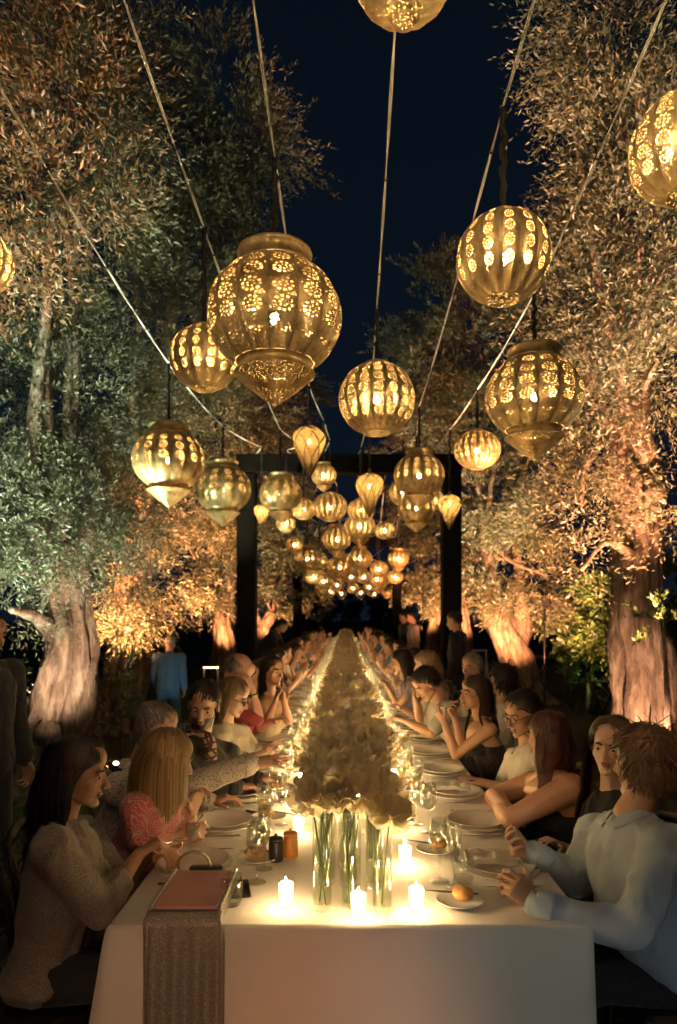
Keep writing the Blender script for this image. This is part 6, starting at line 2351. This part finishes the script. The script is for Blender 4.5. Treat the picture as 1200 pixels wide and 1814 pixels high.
def glass_meshes():
    d = {}
    d['wine_glass'] = [('bowl', to_mesh('bowl', lathe([(0.0045, 0.095), (0.018, 0.103), (0.034, 0.125), (0.040, 0.150), (0.038, 0.185), (0.0325, 0.215), (0.0318, 0.2155), (0.0372, 0.185), (0.0390, 0.150), (0.033, 0.127), (0.017, 0.106), (0.001, 0.099)], 22), GLASS)),
                       ('stem', to_mesh('stem', lathe([(0.0045, 0.097), (0.0035, 0.06), (0.0038, 0.012), (0.010, 0.005), (0.034, 0.002), (0.035, 0.0), (0.001, 0.0)], 18), GLASS))]
    d['flute'] = [('bowl', to_mesh('bowl', lathe([(0.004, 0.085), (0.014, 0.100), (0.0235, 0.135), (0.0265, 0.175), (0.0255, 0.215), (0.0225, 0.240), (0.0217, 0.2402), (0.0247, 0.215), (0.0257, 0.175), (0.0227, 0.136), (0.013, 0.102), (0.001, 0.090)], 20), GLASS)),
                  ('stem', to_mesh('stem', lathe([(0.004, 0.087), (0.003, 0.05), (0.0034, 0.010), (0.009, 0.0045), (0.030, 0.002), (0.031, 0.0), (0.001, 0.0)], 18), GLASS))]
    d['tumbler'] = [('wall', to_mesh('wall', lathe([(0.001, 0.0), (0.027, 0.0), (0.031, 0.004), (0.036, 0.03), (0.0375, 0.055), (0.0355, 0.098), (0.0345, 0.0985), (0.0362, 0.055), (0.0348, 0.03), (0.029, 0.010), (0.001, 0.009)], 22), GLASS))]
    return d


def build_settings():
    r = random.Random(21)
    big = plate_mesh(0.150, 0.011, 'charger')
    mid = plate_mesh(0.135, 0.015)
    sm = plate_mesh(0.080, 0.013)
    gm = glass_meshes()
    winef = to_mesh('wine', lathe([(0.001, 0.101), (0.0165, 0.107), (0.0325, 0.128), (0.0355, 0.138), (0.001, 0.139)], 18), WINE)
    chamf = to_mesh('wine', lathe([(0.001, 0.092), (0.0125, 0.103), (0.0222, 0.136), (0.0240, 0.150), (0.001, 0.151)], 16), WINE)
    roll = []
    for k in range(3):
        v, f = ellipsoid((0, 0, 0.024), (0.046, 0.030, 0.022), None, 16, 10)
        q = np.random.default_rng(k)
        v = v + 0.003 * np.sin(v * 90 + q.random(3) * 6)[:, [1, 2, 0]]
        roll.append(to_mesh('roll', (v, f), BREAD))
    knife = Geo()
    knife.add(loft([((0, -0.10, 0.004), np.array([1., 0, 0]), np.array([0, 0, 1.]), 0.007, 0.0035), ((0, -0.01, 0.004), np.array([1., 0, 0]), np.array([0, 0, 1.]), 0.006, 0.003), ((0, 0.02, 0.004), np.array([1., 0, 0]), np.array([0, 0, 1.]), 0.009, 0.0012), ((0, 0.11, 0.004), np.array([1., 0, 0]), np.array([0, 0, 1.]), 0.003, 0.001)], 10, 12))
    knife = to_mesh('knife', knife, STEEL)
    fork = Geo()
    fork.add(sweep([(0, -0.10, 0.004), (0, 0.02, 0.004), (0, 0.05, 0.006)], [0.005, 0.003, 0.004], 6))
    fork.add(box((0, 0.058, 0.006), (0.022, 0.016, 0.003)))
    for k in range(4):
        fork.add(sweep([(-0.009 + 0.006 * k, 0.064, 0.006), (-0.009 + 0.006 * k, 0.10, 0.009)], 0.0016, 5))
    fork = to_mesh('fork', fork, STEEL)
    nv = []
    xs, ys = np.linspace(-0.10, 0.10, 14), np.linspace(-0.055, 0.055, 9)
    X, Y = np.meshgrid(xs, ys)
    q = np.random.default_rng(3)
    Zt = 0.014 + 0.006 * np.sin(X * 40 + Y * 20) * np.cos(Y * 50) + 0.004 * np.sin(X * 90)
    nap = Geo()
    m = len(xs)
    ff = [(j * m + i, j * m + i + 1, (j + 1) * m + i + 1, (j + 1) * m + i) for j in range(len(ys) - 1) for i in range(m - 1)]
    nap.add((np.stack([X, Y, Zt + 0.010], -1).reshape(-1, 3), ff))
    nap.add((np.stack([X * 1.01, Y * 1.02, Zt * 0.4], -1).reshape(-1, 3), ff))
    bor = list(range(m)) + [j * m + m - 1 for j in range(1, len(ys))] + [(len(ys) - 1) * m + i for i in range(m - 2, -1, -1)] + [j * m for j in range(len(ys) - 2, 0, -1)]
    off = m * len(ys)
    nap.f += [(bor[i], bor[(i + 1) % len(bor)], bor[(i + 1) % len(bor)] + off, bor[i] + off) for i in range(len(bor))]
    nap = to_mesh('napkin', nap, NAPK)

    z0 = TZ + 0.003
    for side, sname in ((-1, 'left'), (1, 'right')):
        for k, y in enumerate(SEATY):
            if y > TY1 - 0.6:
                break
            w = '%s place from the front on the %s' % (nth(k + 1), sname)
            x = side * 0.585 + 0.012 + r.uniform(-0.012, 0.012)
            yy = y + r.uniform(-0.02, 0.02)
            obj('charger_plate', big, None, (x, yy, z0), label='wide white charger plate of the ' + w, cat='plate', group='charger plates')
            obj('dinner_plate', mid, None, (x, yy, z0 + 0.0125), label='white dinner plate on the charger of the ' + w, cat='plate', group='dinner plates')
            near = y < 11
            # glasses in a loose row towards the flowers
            gx = side * 0.36 + 0.012
            gp = [('wine_glass', gx + side * 0.01, yy - 0.13), ('flute', gx - side * 0.055, yy - 0.02), ('tumbler', gx + side * 0.035, yy - 0.25)]
            if k == 0:
                if side < 0:
                    gp = [('wine_glass', -0.325, 2.47), ('flute', -0.318, 2.60), ('tumbler', -0.365, 2.285)]
                else:
                    gp = [('wine_glass', 0.33, 2.50), ('flute', 0.372, 2.43), ('tumbler', 0.435, 2.44)]
            for nm, ax, ay in gp:
                ax += r.uniform(-0.015, 0.015)
                ay += r.uniform(-0.02, 0.02)
                say = {'wine_glass': 'stemmed wine glass', 'flute': 'tall champagne flute', 'tumbler': 'clear water tumbler'}[nm]
                t = thing(nm, '%s by the %s' % (say, w), 'glass', (ax, ay, z0), (0, 0, r.uniform(0, 6)), {'wine_glass': 'wine glasses', 'flute': 'champagne flutes', 'tumbler': 'water tumblers'}[nm])
                for pn, me in gm[nm]:
                    obj(pn, me, t)
                if nm == 'wine_glass' and r.random() < 0.5 and near:
                    obj('wine', winef, t)
                if nm == 'flute' and r.random() < 0.6 and near:
                    obj('wine', chamf, t)
            if y < 16:
                bx, by = side * 0.375 + 0.012, yy + 0.09
                if k == 0:
                    bx, by = (-0.345, 2.70) if side < 0 else (0.385, 2.295)
                if k == 1 and side > 0:
                    bx, by = 0.37, 2.80
                obj('bread_plate', sm, None, (bx, by, z0), label='small bread plate by the ' + w, cat='plate', group='bread plates')
                if near:
                    obj('bread_roll', r.choice(roll), None, (bx + side * 0.012, by, z0 + 0.008), (0, 0, r.uniform(0, 3)), label='bread roll by the ' + w, cat='bread', group='bread rolls')
                    obj('butter_knife', knife, None, (bx - side * 0.03, by + 0.045, z0 + 0.014), (0, 0.0, 1.4 + r.uniform(-0.3, 0.3)), label='butter knife on bread plate by the ' + w, cat='knife', group='butter knives')
            if near:
                obj('dinner_knife', knife, None, (x + 0.01, yy - side * 0.185, z0 + 0.0005), (0, 0, math.pi / 2 * (1 if side < 0 else -1) * -1), label='steel dinner knife beside the ' + w, cat='knife', group='dinner knives')
                obj('dinner_fork', fork, None, (x + 0.01, yy + side * 0.185, z0 + 0.0005), (0, 0, math.pi / 2 * (1 if side < 0 else -1) * -1), label='steel dinner fork beside the ' + w, cat='fork', group='dinner forks')
                if (side > 0 and k in (0, 2, 5, 8, 11)) or (side < 0 and k in (4, 7, 10)):
                    obj('napkin', nap, None, (x - side * 0.03, yy, z0 + 0.029), (0, 0, r.uniform(-0.25, 0.25)), label='napkin on the plate of the ' + w, cat='napkin', group='napkins')


build_settings()


# ------------------------------------------------------------------ single things on the table
def mill(label, x, y, col, h, rad):
    t = thing('pepper_mill', label, 'mill', (x, y, TZ + 0.003), group='pepper and salt mills')
    m = simple('mill_wood', col, 0.45, var=0.15)
    obj('barrel', to_mesh('barrel', lathe([(0.001, 0), (rad * 0.96, 0), (rad, 0.003), (rad, h * 0.72), (rad * 0.95, h * 0.74)], 22), m), t)
    obj('lid', to_mesh('lid', lathe([(rad * 0.94, h * 0.745), (rad * 0.98, h * 0.76), (rad * 0.96, h * 0.86), (rad * 0.6, h * 0.90), (rad * 0.18, h * 0.91), (rad * 0.16, h * 0.95), (rad * 0.24, h), (0.001, h * 1.02)], 22), m), t)


DKM, ORM = (0.018, 0.014, 0.012), (0.52, 0.22, 0.05)
mill('dark wooden pepper mill beside the front left bread plate', *P(489, 1520, 2.69)[:2], DKM, 0.105, 0.0285)
mill('orange wooden salt mill beside the dark pepper mill', *P(515, 1515, 2.74)[:2], ORM, 0.110, 0.030)
mill('dark wooden pepper mill further along on the left', -0.27, 4.75, DKM, 0.105, 0.0285)
mill('orange wooden salt mill further along on the left', -0.215, 4.77, ORM, 0.11, 0.03)
mill('dark wooden pepper mill well down the left side', -0.27, 6.85, DKM, 0.105, 0.0285)
mill('orange wooden salt mill well down the left side', -0.215, 6.87, ORM, 0.11, 0.03)


def box_bag():
    """flat pink bag at the table edge with a ring handle; a sheer silver scarf hangs from it"""
    x, y0, y1, z = (344 - VPX) / FOC * 2.25, 2.115, 2.45, TZ + 0.004
    w = 0.112
    t = thing('clutch_bag', 'pink satin clutch bag with silver sides and a ring handle at the front table edge', 'bag', (x, y0, z))
    pink = simple('pink_satin', (0.66, 0.33, 0.31), 0.45, var=0.12, bstr=0.2, bscale=25)
    silver = simple('silver_sequin', (0.50, 0.48, 0.42), 0.35, 0.75, var=0.35, nscale=140, bstr=0.8, bscale=220)
    obj('lid', to_mesh('lid', bevel_box((0, 0.165, 0.052), (2 * w - 0.02, 0.31, 0.012), 0.005), pink, False), t)
    obj('case', to_mesh('case', bevel_box((0, 0.165, 0.0225), (2 * w, 0.335, 0.045), 0.006), silver, False), t)
    for sx in (-1, 1):
        obj('edge_trim', to_mesh('edge_trim', bevel_box((sx * (w - 0.004), 0.165, 0.0545), (0.014, 0.33, 0.014), 0.004), silver, False), t)
    a = np.linspace(-0.35, math.pi + 0.35, 30)
    pts = np.stack([-0.045 + 0.058 * np.cos(a), 0.34 + 0 * a, 0.062 + 0.052 * np.sin(a)], 1)
    obj('ring_handle', to_mesh('ring_handle', sweep(pts, 0.0055, 10), simple('handle_metal', (0.5, 0.44, 0.32), 0.25, 0.9, bstr=0)), t)
    obj('clasp', to_mesh('clasp', bevel_box((0.0, 0.335, 0.052), (0.12, 0.03, 0.03), 0.006), simple('clasp_black', (0.02, 0.02, 0.02), 0.3), False), t)
    # scarf
    sheer, nt, out = newmat('sheer_silver_weave')
    p = principled(nt, None, ramp(nt, noise_n(nt, 220, 2, 0.6), [(0.35, (0.20, 0.18, 0.15)), (0.60, (0.36, 0.33, 0.28)), (0.75, (0.85, 0.82, 0.72))]), 0.4, 0.35, bump_n(nt, noise_n(nt, 160, 2), 0.6, 0.004))
    tr = N(nt, 'ShaderNodeBsdfTransparent')
    mx = N(nt, 'ShaderNodeMixShader')
    mx.inputs[0].default_value = 0.32
    nt.links.new(p.outputs[0], mx.inputs[1])
    nt.links.new(tr.outputs[0], mx.inputs[2])
    nt.links.new(mx.outputs[0], out.inputs[0])
    u = np.linspace(-1, 1, 34)
    rows = []
    for zz in np.linspace(0, 1, 24):
        wob = 0.006 * np.sin(u * 11 + 0.8 * math.sin(zz * 3)) * min(1, zz * 4)
        rows.append(np.stack([x + u * (w + 0.004), np.full(34, 2.088) - 0.012 * zz + wob, np.full(34, TZ + 0.042) - 0.70 * zz + 0.0 * u], 1))
    rows.insert(0, np.stack([x + u * (w + 0.004), np.full(34, 2.118), np.full(34, TZ + 0.052)], 1))
    V = np.vstack(rows)
    F = [(i * 34 + j, i * 34 + j + 1, (i + 1) * 34 + j + 1, (i + 1) * 34 + j) for i in range(len(rows) - 1) for j in range(33)]
    o = np.array([x, 2.1, TZ])
    sc = thing('scarf', 'sheer glittering silver scarf hanging down the front of the table', 'scarf', o)
    obj('weave', to_mesh('weave', (V, F), sheer, origin=o), sc)
    silver2 = simple('scarf_border', (0.32, 0.29, 0.24), 0.4, 0.5, var=0.3, nscale=120)
    for sx in (-1, 1):
        pts = V.reshape(len(rows), 34, 3)[1:, 0 if sx < 0 else -1] + [0, -0.002, 0]
        obj('border', to_mesh('border', sweep(pts - o, 0.0035, 6), silver2), sc)


box_bag()


def phone(label, x, y, rz):
    t = thing('phone', label, 'phone', (x, y, TZ + 0.003), (0, 0, rz))
    obj('body', to_mesh('body', bevel_box((0, 0, 0.0045), (0.072, 0.148, 0.008), 0.003), simple('phone_case', (0.015, 0.015, 0.017), 0.35), False), t)
    obj('screen', to_mesh('screen', bevel_box((0, 0, 0.0092), (0.066, 0.142, 0.0012), 0.0004), simple('phone_screen', (0.006, 0.006, 0.008), 0.06, bstr=0), False), t)


phone('black phone lying between the glasses and roses on the left', -0.27, 3.62, 1.4)
phone('black phone on the cloth beside the dinner plates on the left', -0.43, 3.3, 1.2)
phone('black phone leaning beside the tumbler at the front left', -0.372, 2.40, 0.2)


def spectacles(label, x, y, rz):
    t = thing('spectacles', label, 'glasses', (x, y, TZ + 0.004), (0, 0, rz))
    for sx in (-1, 1):
        a = np.linspace(0, 2 * math.pi, 19)
        pts = np.stack([sx * 0.034 + 0.026 * np.cos(a), 0 * a, 0.021 + 0.019 * np.sin(a)], 1)
        obj('rim', to_mesh('rim', sweep(pts, 0.0026, 6), FRAME), t)
        obj('temple', to_mesh('temple', sweep([(sx * 0.060, 0, 0.028), (sx * 0.064, 0.06, 0.022), (sx * 0.062, 0.12, 0.004)], 0.0024, 6), FRAME), t)
    obj('bridge', to_mesh('bridge', sweep([(-0.009, 0, 0.026), (0, 0, 0.030), (0.009, 0, 0.026)], 0.0024, 6), FRAME), t)


spectacles('pair of dark spectacles lying on the cloth behind the dinner plates', *P(420, 1405, 3.72)[:2], 0.2)

# dessert glass held by the blonde woman
dg = P(341, 1492, 2.86)
t = thing('dessert_glass', 'small glass of white cream dessert with a spoon in the blonde woman\'s hand', 'dessert', dg)
obj('glass', to_mesh('glass', lathe([(0.001, 0), (0.022, 0), (0.024, 0.01), (0.031, 0.075), (0.030, 0.075), (0.022, 0.01), (0.001, 0.008)], 20), GLASS), t)
obj('cream', to_mesh('cream', lathe([(0.001, 0.010), (0.0215, 0.011), (0.0275, 0.058), (0.018, 0.064), (0.001, 0.066)], 20), simple('cream', (0.80, 0.76, 0.66), 0.5)), t)
obj('spoon', to_mesh('spoon', sweep([(0.0, 0, 0.05), (0.025, 0.0, 0.09), (0.045, 0.0, 0.115)], [0.003, 0.002, 0.0045], 6), STEEL), t)
# green lighter
gp = P(755, 1332, 4.72)
t = thing('lighter', 'small green lighter lying beside the plates on the right', 'lighter', (0.55, 4.9, TZ + 0.003), (0, 0, 1.2))
obj('body', to_mesh('body', bevel_box((0, 0, 0.006), (0.024, 0.06, 0.012), 0.004), simple('green_plastic', (0.02, 0.32, 0.14), 0.3), False), t)
obj('cap', to_mesh('cap', bevel_box((0, 0.036, 0.006), (0.022, 0.012, 0.011), 0.003), STEEL, False), t)
for nm, px, py, d, rz, who in (('dinner_fork', 283, 1478, 2.52, 0.4, 'fork held in the hands of the woman in the grey knit blouse'),):
    fg = Geo()
    p0, p1 = P(276, 1496, 2.50), P(305, 1492, 2.55)
    fg.add(sweep([p0 - (p1 - p0) * 0.5, p0, p1], [0.004, 0.003, 0.003], 6))
    dirn = nrm(p1 - p0)
    sdv = nrm(np.cross(dirn, [0, 1, 0]))
    for k in range(4):
        q = p1 + sdv * (-0.009 + 0.006 * k)
        fg.add(sweep([p1, q + dirn * 0.012, q + dirn * 0.05], 0.0016, 5))
    obj('held_fork', to_mesh('held_fork', fg, STEEL, origin=p0), loc=tuple(p0), label=who, cat='fork')

# ------------------------------------------------------------------ garden furniture behind
BLKM = simple('black_metal', (0.012, 0.012, 0.013), 0.4, 0.5)
WHTM = simple('white_metal', (0.22, 0.22, 0.20), 0.6)
tb = P(965, VPY, 12.0)
t = thing('tripod_stand', 'black tripod stand on the lawn left of the gnarled right trunk', 'stand', (tb[0], 12.0, 0))
obj('pole', to_mesh('pole', sweep([(0, 0, 0.15), (0, 0, 1.9)], 0.018, 8), BLKM), t)
for a in (0.2, 2.3, 4.4):
    obj('leg', to_mesh('leg', sweep([(0, 0, 0.85), (0.55 * math.cos(a), 0.55 * math.sin(a), 0.02)], 0.013, 8), BLKM), t)
obj('head', to_mesh('head', bevel_box((0, 0, 1.98), (0.16, 0.2, 0.22), 0.02), BLKM, False), t)


def frame_stand(label, px, d, wpx, ytop, slant=0.0):
    b = P(px, VPY, d)
    gz = float(ground_z(b[0], d))
    zt = P(px, ytop, d)[2]
    w = wpx * d / FOC / 2
    t = thing('folding_stand', label, 'stand', (b[0], d, gz), (0, 0, 0.2))
    h = zt - gz
    for sx in (-1, 1):
        obj('leg', to_mesh('leg', sweep([(sx * w, 0, h), (sx * (w + 0.04), 0.2 + slant, 0)], 0.014, 8), WHTM), t)
        obj('leg', to_mesh('leg', sweep([(sx * w, 0.02, h * 0.96), (sx * (w + 0.04), -0.2, 0)], 0.014, 8), WHTM), t)
    obj('rail', to_mesh('rail', sweep([(-w - 0.01, 0, h), (w + 0.01, 0, h)], 0.016, 8), WHTM), t)


frame_stand('pale folding stand behind the bearded man', 374, 10.5, 24, 1182)
frame_stand('pale folding stand left of the leaning right trunk', 850, 9.6, 26, 1152)
frame_stand('pale folding stand right of the thick left trunk', 168, 8.8, 14, 1262)
b = P(1068, VPY, 8.6)
t = thing('tray_stand', 'dark service tray stand with a bright edge beside the right trunk', 'stand', (b[0], 8.6, 0), (0, 0, 0.3))
for sx in (-1, 1):
    obj('leg', to_mesh('leg', sweep([(sx * 0.16, -0.05, 0.86), (-sx * 0.18, 0.1, 0.0)], 0.016, 8), BLKM), t)
obj('tray', to_mesh('tray', xform(bevel_box((0, 0, 0), (0.42, 0.30, 0.02), 0.006), None, (0.05, 0, 0.88)), BLKM, False), t)
obj('edge', to_mesh('edge', sweep([(-0.16, -0.15, 0.90), (-0.02, -0.16, 0.72)], 0.010, 6), WHTM), t)
b = P(945, VPY, 16)
t = thing('garden_table', 'small dark round table far back on the right lawn', 'table', (b[0], 16, 0))
obj('top', to_mesh('top', lathe([(0.001, 0.74), (0.55, 0.74), (0.56, 0.75), (0.55, 0.765), (0.001, 0.765)], 28), WHTM), t)
obj('leg', to_mesh('leg', lathe([(0.04, 0.74), (0.035, 0.1), (0.25, 0.03), (0.26, 0.0), (0.001, 0.0)], 18), BLKM), t)
# small console with indicator lamps on the left lawn
b = P(207, 1326, 7.4)
t = thing('control_box', 'small control box with white, orange and blue indicator lights on the left lawn', 'control box', (b[0], 7.4, -0.34))
obj('case', to_mesh('case', bevel_box((0, 0, 0.24), (0.30, 0.22, 0.48), 0.012), BLKM, False), t)
for nm, dx, z, rr, col, st in (('white_light', 0.03, 0.64, 0.022, (1.0, 0.8, 0.55), 6), ('orange_light', -0.07, 0.60, 0.014, (1.0, 0.3, 0.06), 5), ('blue_light', -0.05, 0.555, 0.016, (0.25, 0.5, 1.0), 5)):
    obj(nm, to_mesh(nm, ellipsoid((dx, -0.115, z - 0.16), (rr * 1.5 if nm[0] == 'w' else rr, 0.012, rr), None, 12, 8), emit(nm, col, st)), t)
bpy.data.scenes.remove(WORK)
